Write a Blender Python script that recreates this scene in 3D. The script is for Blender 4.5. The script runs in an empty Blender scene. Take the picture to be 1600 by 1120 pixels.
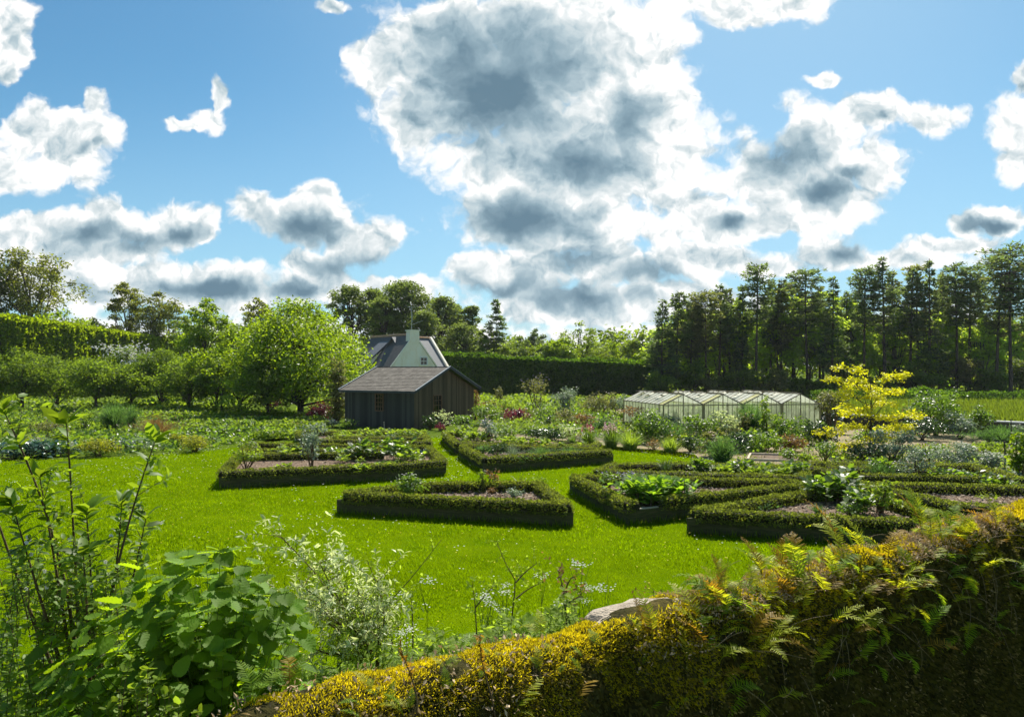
import bpy, math
import numpy as np
from math import radians, sin, cos, pi
RS = np.random.default_rng(11)
H, FPX, CX, CY = 4.0, 1100.0, 800.0, 575.0        # eye height and lens
def gx(px, Y): return (px - CX) / FPX * Y
def gY(py, z=0.0): return FPX * (H - z) / (py - CY)
def gp(px, py, z=0.0):
    Y = gY(py, z); return (gx(px, Y), Y)
scene = bpy.context.scene
COL = scene.collection

# ------------------------------------------------------------------ helpers
def nrm(a):
    a = np.asarray(a, float)
    return a / (np.linalg.norm(a, axis=-1, keepdims=True) + 1e-9)
_K = RS.normal(size=(24, 3)); _P = RS.uniform(0, 6.28, 24)
def wob(P, s=1.0, o=0):
    P = np.atleast_2d(P) * s; r = np.zeros(len(P))
    for i in range(6):
        k = _K[(i + o) % 24] * (1.0 + 0.55 * i)
        r += np.sin(P @ k + _P[(i + o) % 24]) / (1 + 0.5 * i)
    return r / 2.6

class Geo:
    def __init__(s): s.V = []; s.F = []; s.M = []; s.n = 0
    def add(s, V, F, mi=0):
        V = np.asarray(V, float).reshape(-1, 3); F = np.asarray(F, np.int64)
        s.V.append(V); s.F.append(F + s.n); s.M.append(np.full(len(F), mi, np.int32)); s.n += len(V)
        return s
    def quad(s, a, b, c, d, mi=0): return s.add([a, b, c, d], [[0, 1, 2, 3]], mi)
    def box(s, lo, hi, mi=0, R=None, o=(0, 0, 0)):
        x0, y0, z0 = lo; x1, y1, z1 = hi
        V = np.array([[x0,y0,z0],[x1,y0,z0],[x1,y1,z0],[x0,y1,z0],[x0,y0,z1],[x1,y0,z1],[x1,y1,z1],[x0,y1,z1]], float)
        if R is not None: V = V @ np.asarray(R).T
        return s.add(V + np.asarray(o, float), [[0,3,2,1],[4,5,6,7],[0,1,5,4],[1,2,6,5],[2,3,7,6],[3,0,4,7]], mi)
    def beam(s, a, b, w, h, mi=0):          # rectangular bar from a to b
        a = np.array(a, float); b = np.array(b, float); t = nrm(b - a)
        up = np.array([0, 0, 1.0]) if abs(t[2]) < .9 else np.array([0, 1.0, 0])
        sd = nrm(np.cross(t, up)) * w / 2; u = nrm(np.cross(sd, t)) * h / 2
        V = [a - sd - u, a + sd - u, a + sd + u, a - sd + u, b - sd - u, b + sd - u, b + sd + u, b - sd + u]
        return s.add(V, [[0,1,2,3],[7,6,5,4],[1,0,4,5],[2,1,5,6],[3,2,6,7],[0,3,7,4]], mi)
    def tube(s, pts, rad, n=6, mi=0):
        pts = np.asarray(pts, float); m = len(pts); rad = np.broadcast_to(rad, (m,))
        T = np.gradient(pts, axis=0); T = nrm(T)
        ref = np.array([0, 0, 1.0]) if abs(T[0][2]) < .8 else np.array([1.0, 0, 0])
        A = nrm(np.cross(T, ref)); B = np.cross(T, A)
        th = np.linspace(0, 2 * pi, n, endpoint=False)
        V = pts[:, None] + rad[:, None, None] * (np.cos(th)[None, :, None] * A[:, None] + np.sin(th)[None, :, None] * B[:, None])
        i = np.arange(m - 1)[:, None] * n; j = np.arange(n)[None]; k = (j + 1) % n
        F = np.stack([i + j, i + k, i + n + k, i + n + j], -1).reshape(-1, 4)
        s.add(V.reshape(-1, 3), F, mi)
        s.add(V[-1], np.array([[0, a, a + 1] for a in range(1, n - 1)]), mi)
        return s
    def tile(s, leaf, P, T, N, S, W=1.0, mi=0):
        LV, LF = leaf; P = np.asarray(P, float); n = len(P)
        if n == 0: return s
        T = nrm(T); B = nrm(np.cross(np.broadcast_to(N, T.shape), T)); N2 = np.cross(T, B)
        S = np.broadcast_to(S, (n,))[:, None, None]; W = np.broadcast_to(W, (n,))[:, None, None]
        V = P[:, None] + S * (LV[None, :, 0:1] * W * B[:, None] + LV[None, :, 1:2] * T[:, None] + LV[None, :, 2:3] * N2[:, None])
        F = (LF[None] + (np.arange(n) * len(LV))[:, None, None]).reshape(-1, LF.shape[1])
        return s.add(V.reshape(-1, 3), F, mi)
    def build(s, name, mats, parent=None, smooth=False, loc=None):
        me = bpy.data.meshes.new(name)
        V = np.concatenate(s.V) if s.V else np.zeros((0, 3))
        me.vertices.add(len(V)); me.vertices.foreach_set('co', V.astype(np.float32).ravel())
        cnt = np.concatenate([np.full(len(f), f.shape[1], np.int32) for f in s.F])
        idx = np.concatenate([f.ravel() for f in s.F]).astype(np.int32)
        me.loops.add(len(idx)); me.loops.foreach_set('vertex_index', idx)
        me.polygons.add(len(cnt))
        me.polygons.foreach_set('loop_start', np.concatenate([[0], np.cumsum(cnt)[:-1]]).astype(np.int32))
        me.polygons.foreach_set('material_index', np.concatenate(s.M))
        if not isinstance(mats, (list, tuple)): mats = [mats]
        for m in mats: me.materials.append(m)
        me.update(calc_edges=True)
        me.polygons.foreach_set('use_smooth', np.full(len(cnt), bool(smooth)))
        ob = bpy.data.objects.new(name, me); COL.objects.link(ob)
        if parent is not None: ob.parent = parent
        if loc is not None: ob.location = loc
        return ob
def thing(name, label, cat, loc=(0, 0, 0), rz=0.0, group=None):
    o = bpy.data.objects.new(name, None); COL.objects.link(o); o.empty_display_size = .2
    o.location = loc; o.rotation_euler = (0, 0, rz); o['label'] = label; o['category'] = cat
    if group: o['group'] = group
    return o
def tag(o, label, cat, group=None):
    o['label'] = label; o['category'] = cat
    if group: o['group'] = group
    return o
def kind(o, k, label=None, cat=None):
    o['kind'] = k
    if label: o['label'] = label
    if cat: o['category'] = cat
    return o
def dup(root, loc, rz=0.0, sc=1.0, label=None, group=None):
    r = root.copy(); COL.objects.link(r); r.location = loc; r.rotation_euler = (0, 0, rz)
    r.scale = (sc, sc, sc) if not isinstance(sc, tuple) else sc
    if label: r['label'] = label
    if group: r['group'] = group
    for ch in [c for c in bpy.data.objects if c.parent == root]:
        c = ch.copy(); COL.objects.link(c); c.parent = r
    return r

# leaf shapes: x across, y along, z normal
def LF_(v, f): return (np.array(v, float), np.array(f))
DIA = LF_([[0,0,0],[-.3,.5,.1],[0,1,0],[.3,.5,.1]], [[0,2,1],[0,3,2]])
RND = LF_([[0,0,0],[-.45,.3,.08],[-.3,.8,.05],[.05,1,-.05],[.38,.75,.05],[.42,.28,.08]], [[0,3,2],[0,2,1],[0,5,4],[0,4,3]])
TRI = LF_([[-.5,0,0],[.5,0,0],[0,1,.12]], [[0,1,2]])
LAN = LF_([[0,0,0],[-.13,.3,.04],[0,.35,0],[.13,.3,.04],[-.1,.7,-.02],[0,.7,-.06],[.1,.7,-.02],[0,1,-.2]],
          [[0,2,1],[0,3,2],[1,2,5],[1,5,4],[2,3,6],[2,6,5],[4,5,7],[5,6,7]])
BLD = LF_([[-.5,0,0],[.5,0,0],[-.45,.5,.04],[.45,.5,.04],[0,1,-.1]], [[0,1,3],[0,3,2],[2,3,4]])
def hazel_leaf():
    ny, nx = 20, 9; V = []; F = []
    for j in range(ny):
        t = j / (ny - 1)
        w = .46 * (sin(pi * min(1, t ** .72)) ** .62) * (1 - .18 * t) if 0 < t < 1 else 0.02
        if j == 1: w *= 1.05
        for i in range(nx):
            u = -1 + 2 * i / (nx - 1)
            jag = 1 + (.07 if j % 2 else -.04) * (abs(u) > .95)
            x = u * w * jag; y = t - .10 * abs(u) * (1 - t) * (t < .25) + .06 * abs(u)
            z = -.16 * t * t + .09 * abs(u) ** 1.3 - .05 * abs(u) + .042 * math.cos(2 * pi * (t * 7 - abs(u) * 1.1)) * min(1, abs(u) * 3) * (1 - t * .5)
            V.append([x, y, z])
    for j in range(ny - 1):
        for i in range(nx - 1):
            a = j * nx + i; F.append([a, a + 1, a + nx + 1, a + nx])
    return (np.array(V), np.array(F))
HAZ = hazel_leaf()

# ------------------------------------------------------------------ materials
def newmat(name):
    m = bpy.data.materials.new(name); m.use_nodes = True
    nt = m.node_tree; nt.nodes.clear()
    return m, nt, nt.nodes.new('ShaderNodeOutputMaterial')
def N(nt, t, **kw):
    n = nt.nodes.new(t)
    for k, v in kw.items():
        if k.startswith('i_'):
            k = k[2:]; n.inputs[int(k) if k.isdigit() else k].default_value = v
        else: setattr(n, k, v)
    return n
def rgba(c): return (c[0], c[1], c[2], 1)
def leafmat(name, c, tc=None, c2=None, tr=.45, rough=.45, spec=.35, nscale=.6, var=.35):
    """two-sided leaf: reflecting lobe + light that passes through; per leaf and per clump variety of colour"""
    m, nt, out = newmat(name); L = nt.links.new
    c = np.array(c, float); c2 = np.array(c2 if c2 is not None else c * [1.5, 1.3, .9]); 
    tc = np.array(tc if tc is not None else c * [2.6, 2.1, .7])
    geo = N(nt, 'ShaderNodeNewGeometry'); tex = N(nt, 'ShaderNodeTexCoord')
    no = N(nt, 'ShaderNodeTexNoise', i_Scale=nscale, i_Detail=2.0); L(tex.outputs['Object'], no.inputs['Vector'])
    mr = N(nt, 'ShaderNodeMapRange'); mr.inputs[1].default_value = .35; mr.inputs[2].default_value = .65; L(no.outputs[0], mr.inputs[0])
    ad = N(nt, 'ShaderNodeMath', operation='ADD'); L(mr.outputs[0], ad.inputs[0])
    L(geo.outputs['Random Per Island'], ad.inputs[1])
    hf = N(nt, 'ShaderNodeMath', operation='MULTIPLY', i_1=.5); L(ad.outputs[0], hf.inputs[0])
    mx = N(nt, 'ShaderNodeMix', data_type='RGBA'); L(hf.outputs[0], mx.inputs[0])
    mx.inputs[6].default_value = rgba(c * (1 - .3 * var)); mx.inputs[7].default_value = rgba(c2)
    wn = N(nt, 'ShaderNodeTexWhiteNoise', noise_dimensions='1D'); L(geo.outputs['Random Per Island'], wn.inputs['W'])
    vr = N(nt, 'ShaderNodeMapRange'); vr.inputs[3].default_value = 1 - var; vr.inputs[4].default_value = 1 + var; L(wn.outputs[0], vr.inputs[0])
    vm = N(nt, 'ShaderNodeVectorMath', operation='SCALE'); L(mx.outputs[2], vm.inputs[0]); L(vr.outputs[0], vm.inputs['Scale'])
    bs = N(nt, 'ShaderNodeBsdfPrincipled', i_Roughness=rough); bs.inputs['Specular IOR Level'].default_value = spec
    L(vm.outputs[0], bs.inputs['Base Color'])
    tm = N(nt, 'ShaderNodeMix', data_type='RGBA'); L(hf.outputs[0], tm.inputs[0])
    tm.inputs[6].default_value = rgba(tc * .75); tm.inputs[7].default_value = rgba(tc * 1.2)
    tv = N(nt, 'ShaderNodeVectorMath', operation='SCALE'); L(tm.outputs[2], tv.inputs[0]); L(vr.outputs[0], tv.inputs['Scale'])
    tb = N(nt, 'ShaderNodeBsdfTranslucent'); L(tv.outputs[0], tb.inputs[0])
    ms = N(nt, 'ShaderNodeMixShader', i_0=tr); L(bs.outputs[0], ms.inputs[1]); L(tb.outputs[0], ms.inputs[2])
    L(ms.outputs[0], out.inputs[0]); return m
def rough(name, c1, c2, scale=3.0, detail=8.0, rg=.85, bump=.3, bs=None, stretch=(1, 1, 1), c3=None, spec=.2):
    """mottled solid: two or three colours in noise patches with bump"""
    m, nt, out = newmat(name); L = nt.links.new
    tex = N(nt, 'ShaderNodeTexCoord'); mp = N(nt, 'ShaderNodeMapping'); mp.inputs['Scale'].default_value = stretch
    L(tex.outputs['Object'], mp.inputs[0])
    n1 = N(nt, 'ShaderNodeTexNoise', i_Scale=scale, i_Detail=detail, i_Roughness=.65); L(mp.outputs[0], n1.inputs['Vector'])
    cr = N(nt, 'ShaderNodeValToRGB'); L(n1.outputs[0], cr.inputs[0])
    cr.color_ramp.elements[0].position = .36; cr.color_ramp.elements[0].color = rgba(c1)
    cr.color_ramp.elements[1].position = .64; cr.color_ramp.elements[1].color = rgba(c2)
    if c3 is not None:
        e = cr.color_ramp.elements.new(.5); e.color = rgba(c3)
    p = N(nt, 'ShaderNodeBsdfPrincipled', i_Roughness=rg); p.inputs['Specular IOR Level'].default_value = spec
    L(cr.outputs[0], p.inputs['Base Color'])
    n2 = N(nt, 'ShaderNodeTexNoise', i_Scale=(bs or scale * 4), i_Detail=6.0); L(mp.outputs[0], n2.inputs['Vector'])
    b = N(nt, 'ShaderNodeBump', i_Strength=bump, i_Distance=.05); L(n2.outputs[0], b.inputs['Height']); L(b.outputs[0], p.inputs['Normal'])
    L(p.outputs[0], out.inputs[0]); return m

M = {}
M['lawn'] = leafmat('lawn_grass', (.080,.160,.002), (.31,.46,.001), (.13,.215,.002), tr=.5, rough=.9, spec=0.0, nscale=.35, var=.3)
M['lawn_base'] = rough('lawn_soil_green', (.08,.145,.001), (.125,.19,.002), 1.2, bump=.6, bs=60, spec=0.0)
M['field'] = rough('rough_grass', (.06,.10,.012), (.10,.14,.02), .5, bump=.5, bs=20, spec=0.0)
M['meadow'] = leafmat('meadow_grass', (.10,.15,.012), (.26,.34,.02), (.16,.20,.02), tr=.45, rough=.7, spec=.1)
M['soil'] = rough('garden_soil', (.10,.065,.04), (.24,.17,.11), 4.0, bump=.9, bs=30, c3=(.15,.10,.065))
M['drysoil'] = rough('dry_soil', (.19,.15,.08), (.10,.13,.025), 1.5, bump=.6, bs=25, c3=(.26,.20,.11))
M['mulch'] = leafmat('wood_chips', (.22,.15,.10), (.1,.07,.04), (.42,.34,.26), tr=.05, rough=.8, spec=.2, var=.5)
M['hedge'] = leafmat('small_hedge_leaves', (.110,.140,.022), (.32,.38,.03), (.18,.205,.035), tr=.38, rough=.6, spec=.15, nscale=2.0, var=.45)
M['hedge_core'] = rough('hedge_filler', (.02,.02,.006), (.04,.035,.012), 6, bump=.6)
M['board'] = rough('old_board', (.055,.050,.024), (.11,.09,.045), 3, bump=.5, stretch=(1, 1, 6), c3=(.075,.08,.025))
M['board_cap'] = rough('weathered_board', (.30,.27,.21), (.42,.38,.31), 5, bump=.3)
M['tallhedge'] = leafmat('tall_hedge_leaves', (.12,.18,.006), (.44,.58,.008), (.19,.25,.008), tr=.48, rough=.6, spec=.15, nscale=.25, var=.4)
M['tallhedge2'] = leafmat('yew_leaves', (.040,.085,.008), (.16,.30,.012), (.07,.13,.010), tr=.42, rough=.5, spec=.25, nscale=.25, var=.4)
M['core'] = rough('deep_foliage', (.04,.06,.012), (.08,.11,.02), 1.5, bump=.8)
M['bright'] = leafmat('bright_tree_leaves', (.075,.145,.006), (.42,.58,.010), (.13,.20,.010), tr=.5, rough=.42, spec=.35, nscale=.4)
M['mid'] = leafmat('green_tree_leaves', (.075,.13,.016), (.34,.46,.02), (.13,.18,.02), tr=.48, rough=.5, spec=.3, nscale=.3)
M['forest'] = leafmat('forest_leaves', (.085,.155,.012), (.70,.90,.06), (.15,.24,.02), tr=.58, rough=.5, spec=.25, nscale=.12, var=.4)
M['oak'] = leafmat('open_tree_leaves', (.09,.11,.016), (.32,.36,.02), (.14,.15,.02), tr=.45, rough=.5, spec=.3)
M['apple'] = leafmat('apple_leaves', (.075,.13,.016), (.32,.46,.02), (.13,.19,.025), tr=.46, rough=.55, spec=.15, nscale=.8)
M['pine'] = leafmat('pine_needles', (.075,.115,.045), (.26,.36,.07), (.12,.15,.05), tr=.45, rough=.6, spec=.2, nscale=.2, var=.4)
M['pine2'] = leafmat('brown_green_needles', (.10,.115,.04), (.34,.38,.07), (.16,.15,.05), tr=.45, rough=.6, spec=.2, nscale=.2, var=.4)
M['stonepine'] = leafmat('round_pine_needles', (.085,.125,.035), (.32,.42,.06), (.15,.18,.045), tr=.45, rough=.6, spec=.2, nscale=.3)
M['golden'] = leafmat('golden_leaves', (.46,.44,.012), (.92,.90,.015), (.58,.55,.015), tr=.5, rough=.45, spec=.3, var=.2)
M['lime'] = leafmat('lime_leaves', (.11,.18,.016), (.36,.50,.025), (.17,.25,.025), tr=.48, rough=.5, spec=.2, nscale=1.5)
M['yelgreen'] = leafmat('yellow_green_dome', (.17,.19,.01), (.45,.46,.02), (.26,.27,.02), tr=.45, rough=.5, spec=.3, nscale=2)
M['green'] = leafmat('garden_leaves', (.050,.11,.012), (.26,.42,.02), (.09,.16,.02), tr=.45, rough=.4, spec=.45, nscale=1.5)
M['salad'] = leafmat('salad_leaves', (.085,.18,.014), (.36,.58,.02), (.13,.26,.02), tr=.5, rough=.5, spec=.25, nscale=1.5)
M['dark'] = leafmat('glossy_dark_leaves', (.022,.05,.012), (.09,.17,.02), (.04,.075,.015), tr=.3, rough=.3, spec=.6, nscale=1.5)
M['silver'] = leafmat('silvery_leaves', (.16,.22,.15), (.28,.38,.16), (.24,.29,.22), tr=.35, rough=.45, spec=.4, nscale=1.5)
M['blue'] = leafmat('blue_hosta_leaves', (.06,.13,.11), (.10,.22,.10), (.12,.20,.17), tr=.25, rough=.32, spec=.6, nscale=2)
M['purple'] = leafmat('purple_leaves', (.07,.018,.028), (.26,.03,.05), (.13,.04,.06), tr=.4, rough=.35, spec=.5, nscale=2)
M['olive'] = leafmat('olive_leaves', (.10,.11,.03), (.30,.32,.06), (.17,.16,.05), tr=.4, rough=.5, spec=.3, nscale=1.5)
M['rusty'] = leafmat('bronze_leaves', (.13,.08,.03), (.38,.22,.05), (.20,.11,.04), tr=.4, rough=.5, spec=.3, nscale=1.5)
M['feather'] = leafmat('feathery_green', (.05,.12,.03), (.18,.34,.05), (.09,.17,.05), tr=.45, rough=.6, spec=.2, nscale=1.5)
M['white'] = leafmat('white_petals', (.75,.75,.70), (.6,.6,.5), (.8,.8,.78), tr=.3, rough=.6, spec=.2, var=.1)
M['pink'] = leafmat('pink_petals', (.75,.45,.50), (.6,.3,.3), (.8,.6,.62), tr=.3, rough=.6, spec=.2, var=.15)
M['magenta'] = leafmat('magenta_petals', (.50,.03,.12), (.5,.03,.1), (.6,.08,.2), tr=.3, rough=.6, spec=.2, var=.15)
M['violet'] = leafmat('violet_petals', (.35,.30,.65), (.3,.25,.5), (.45,.4,.7), tr=.3, rough=.6, spec=.2, var=.15)
M['yellowf'] = leafmat('yellow_petals', (.75,.55,.02), (.7,.5,.02), (.8,.65,.05), tr=.3, rough=.6, spec=.2, var=.1)
M['bark'] = rough('bark', (.035,.028,.02), (.09,.075,.055), 4, bump=.6, stretch=(1, 1, .25))
M['pinebark'] = rough('pine_bark', (.04,.03,.025), (.10,.07,.055), 3, bump=.6, stretch=(1, 1, .3))
M['twig'] = rough('twig', (.06,.04,.02), (.14,.10,.05), 20, bump=.3)
M['greenstem'] = rough('green_stem', (.07,.12,.02), (.12,.17,.04), 20, bump=.2)
M['hazel'] = leafmat('broad_leaves', (.075,.155,.012), (.50,.72,.012), (.11,.20,.02), tr=.40, rough=.6, spec=.18, nscale=1.2, var=.3)
M['serr'] = leafmat('narrow_glossy_leaves', (.065,.125,.012), (.40,.56,.02), (.11,.18,.02), tr=.42, rough=.5, spec=.25, nscale=3, var=.35)
M['varieg'] = leafmat('cream_and_green_leaves', (.22,.32,.08), (.72,.80,.30), (.70,.74,.46), tr=.45, rough=.4, spec=.4, nscale=6, var=.25)
M['willow'] = leafmat('willow_leaves', (.12,.20,.02), (.46,.62,.04), (.24,.32,.05), tr=.5, rough=.6, spec=.12, nscale=4, var=.35)
M['fern'] = leafmat('fern_leaf', (.20,.25,.012), (.78,.80,.02), (.32,.33,.02), tr=.48, rough=.55, spec=.2, nscale=5, var=.35)
M['fernrust'] = leafmat('rusty_fern_leaf', (.22,.14,.015), (.60,.32,.02), (.30,.20,.02), tr=.42, rough=.55, spec=.15, nscale=6, var=.4)
M['ferngreen'] = leafmat('fresh_fern_leaf', (.07,.15,.014), (.52,.72,.02), (.20,.30,.02), tr=.48, rough=.6, spec=.15, nscale=5, var=.35)
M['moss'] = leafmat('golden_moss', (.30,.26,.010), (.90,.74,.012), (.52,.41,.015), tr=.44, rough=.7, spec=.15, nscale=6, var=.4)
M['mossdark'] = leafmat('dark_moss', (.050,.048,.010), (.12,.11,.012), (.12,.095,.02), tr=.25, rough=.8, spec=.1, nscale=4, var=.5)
M['lichen'] = leafmat('brown_olive_crust', (.20,.15,.045), (.3,.2,.04), (.34,.26,.09), tr=.15, rough=.8, spec=.1, nscale=5, var=.5)
M['litter'] = leafmat('dry_litter', (.42,.30,.17), (.4,.25,.1), (.62,.50,.34), tr=.25, rough=.7, spec=.2, nscale=8, var=.4)
M['slate'] = rough('slate_roof', (.10,.11,.125), (.15,.155,.17), 4, rg=.6, bump=.2, stretch=(1, 1, 3), spec=.4)
M['slate2'] = rough('slate_roof_brown', (.10,.09,.085), (.15,.135,.125), 4, rg=.7, bump=.2)
M['render'] = rough('white_render', (.84,.74,.58), (.93,.88,.78), 1.2, bump=.15, stretch=(1, 1, .35), c3=(.92,.85,.72))
M['ridge'] = rough('terracotta_ridge', (.45,.26,.15), (.58,.38,.24), 8, bump=.3)
M['tile'] = rough('shingle', (.115,.10,.085), (.21,.185,.16), 2.5, bump=.35, bs=25, c3=(.15,.135,.115))
M['trim'] = rough('painted_trim', (.05,.055,.06), (.08,.085,.09), 5, bump=.1, rg=.5)
M['trimlight'] = rough('pale_verge', (.30,.33,.36), (.40,.43,.46), 5, bump=.1, rg=.5)
M['brownframe'] = rough('window_wood', (.13,.075,.04), (.20,.12,.07), 8, bump=.2)
M['whiteframe'] = rough('white_paint', (.75,.75,.74), (.82,.82,.80), 4, bump=.05, rg=.5)
M['gframe'] = rough('greenhouse_bars', (.14,.12,.08), (.28,.24,.16), 6, bump=.2)
M['gpost'] = rough('greenhouse_post', (.22,.19,.09), (.32,.28,.14), 3, bump=.2)
M['curb'] = rough('white_coping', (.66,.66,.66), (.80,.80,.80), 3, bump=.1)
M['darkwall'] = rough('dark_block_wall', (.06,.06,.045), (.10,.10,.07), 3, bump=.4)
M['plank'] = rough('pale_timber', (.42,.34,.24), (.58,.50,.38), 6, bump=.2)
M['drystem'] = rough('dead_stem', (.16,.11,.06), (.34,.26,.15), 20, bump=.2)
M['steel'] = rough('aerial_metal', (.30,.34,.32), (.40,.44,.42), 6, bump=.05, rg=.4)

def cladding(name, c1, c2):
    m, nt, out = newmat(name); L = nt.links.new
    geo = N(nt, 'ShaderNodeNewGeometry'); tex = N(nt, 'ShaderNodeTexCoord')
    mp = N(nt, 'ShaderNodeMapping'); mp.inputs['Scale'].default_value = (6, 6, .8); L(tex.outputs['Object'], mp.inputs[0])
    no = N(nt, 'ShaderNodeTexNoise', i_Scale=3.0, i_Detail=8.0, i_Roughness=.7); L(mp.outputs[0], no.inputs['Vector'])
    mx = N(nt, 'ShaderNodeMix', data_type='RGBA'); L(no.outputs[0], mx.inputs[0]); mx.inputs[6].default_value = rgba(c1); mx.inputs[7].default_value = rgba(c2)
    vr = N(nt, 'ShaderNodeMapRange'); vr.inputs[3].default_value = .65; vr.inputs[4].default_value = 1.4; L(geo.outputs['Random Per Island'], vr.inputs[0])
    vm = N(nt, 'ShaderNodeVectorMath', operation='SCALE'); L(mx.outputs[2], vm.inputs[0]); L(vr.outputs[0], vm.inputs['Scale'])
    p = N(nt, 'ShaderNodeBsdfPrincipled', i_Roughness=.8); p.inputs['Specular IOR Level'].default_value = .15; L(vm.outputs[0], p.inputs['Base Color'])
    b = N(nt, 'ShaderNodeBump', i_Strength=.4, i_Distance=.02); L(no.outputs[0], b.inputs['Height']); L(b.outputs[0], p.inputs['Normal'])
    L(p.outputs[0], out.inputs[0]); return m
M['clad'] = cladding('dark_cladding', (.036,.038,.034), (.080,.080,.066))
M['clad2'] = cladding('brown_cladding', (.064,.048,.030), (.16,.115,.065))
def glassmat(name, col, fac, rg=.1):
    m, nt, out = newmat(name); L = nt.links.new
    p = N(nt, 'ShaderNodeBsdfPrincipled', i_Roughness=rg); p.inputs['Base Color'].default_value = rgba(col)
    t = N(nt, 'ShaderNodeBsdfTransparent'); t.inputs[0].default_value = (.9, .95, .9, 1)
    tl = N(nt, 'ShaderNodeBsdfTranslucent'); tl.inputs[0].default_value = rgba(col)
    tex = N(nt, 'ShaderNodeTexCoord'); no = N(nt, 'ShaderNodeTexNoise', i_Scale=1.5, i_Detail=5.0); L(tex.outputs['Object'], no.inputs['Vector'])
    mr = N(nt, 'ShaderNodeMapRange'); mr.inputs[1].default_value = .3; mr.inputs[2].default_value = .7
    mr.inputs[3].default_value = max(0, fac - .18); mr.inputs[4].default_value = min(1, fac + .18); L(no.outputs[0], mr.inputs[0])
    a = N(nt, 'ShaderNodeMixShader', i_0=.5); L(p.outputs[0], a.inputs[1]); L(tl.outputs[0], a.inputs[2])
    s = N(nt, 'ShaderNodeMixShader'); L(mr.outputs[0], s.inputs[0]); L(t.outputs[0], s.inputs[1]); L(a.outputs[0], s.inputs[2])
    L(s.outputs[0], out.inputs[0]); return m
M['gglass'] = glassmat('algae_glass', (.80,.84,.58), .55)
M['groof'] = glassmat('whitewashed_glass', (.90,.90,.80), .85, .3)
M['groofy'] = glassmat('yellowed_glass', (.85,.80,.34), .85, .3)
m, nt, out = newmat('dark_window_glass')
p = N(nt, 'ShaderNodeBsdfPrincipled', i_Roughness=.06); p.inputs['Base Color'].default_value = (.012, .014, .014, 1)
nt.links.new(p.outputs[0], out.inputs[0]); M['pane'] = m

# the old garden wall: stone with moss cover
def wallmat():
    m, nt, out = newmat('mossy_stone'); L = nt.links.new
    tex = N(nt, 'ShaderNodeTexCoord'); geo = N(nt, 'ShaderNodeNewGeometry')
    n1 = N(nt, 'ShaderNodeTexNoise', i_Scale=3.5, i_Detail=10.0, i_Roughness=.72); L(tex.outputs['Object'], n1.inputs['Vector'])
    cr = N(nt, 'ShaderNodeValToRGB'); L(n1.outputs[0], cr.inputs[0]); e = cr.color_ramp.elements
    e[0].position = .34; e[0].color = rgba((.018,.018,.008)); e[1].position = .72; e[1].color = rgba((.20,.15,.06))
    x = e.new(.48); x.color = rgba((.05,.045,.012)); x = e.new(.6); x.color = rgba((.10,.08,.02))
    n2 = N(nt, 'ShaderNodeTexNoise', i_Scale=38.0, i_Detail=6.0, i_Roughness=.7); L(tex.outputs['Object'], n2.inputs['Vector'])
    mu = N(nt, 'ShaderNodeMapRange'); mu.inputs[1].default_value = .3; mu.inputs[2].default_value = .7; mu.inputs[3].default_value = .45; mu.inputs[4].default_value = 1.6; L(n2.outputs[0], mu.inputs[0])
    vm = N(nt, 'ShaderNodeVectorMath', operation='SCALE'); L(cr.outputs[0], vm.inputs[0]); L(mu.outputs[0], vm.inputs['Scale'])
    p = N(nt, 'ShaderNodeBsdfPrincipled', i_Roughness=.95); p.inputs['Specular IOR Level'].default_value = .1
    L(vm.outputs[0], p.inputs['Base Color'])
    v = N(nt, 'ShaderNodeTexVoronoi', i_Scale=5.0); L(tex.outputs['Object'], v.inputs['Vector'])
    ad = N(nt, 'ShaderNodeMath', operation='ADD'); L(n2.outputs[0], ad.inputs[0]); L(v.outputs[0], ad.inputs[1])
    b = N(nt, 'ShaderNodeBump', i_Strength=1.0, i_Distance=.03); L(ad.outputs[0], b.inputs['Height']); L(b.outputs[0], p.inputs['Normal'])
    L(p.outputs[0], out.inputs[0]); return m
M['wall'] = wallmat()
M['stone'] = rough('bare_stone', (.36,.29,.22), (.56,.48,.38), 14, bump=.7, bs=90, c3=(.46,.39,.30))

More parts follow.
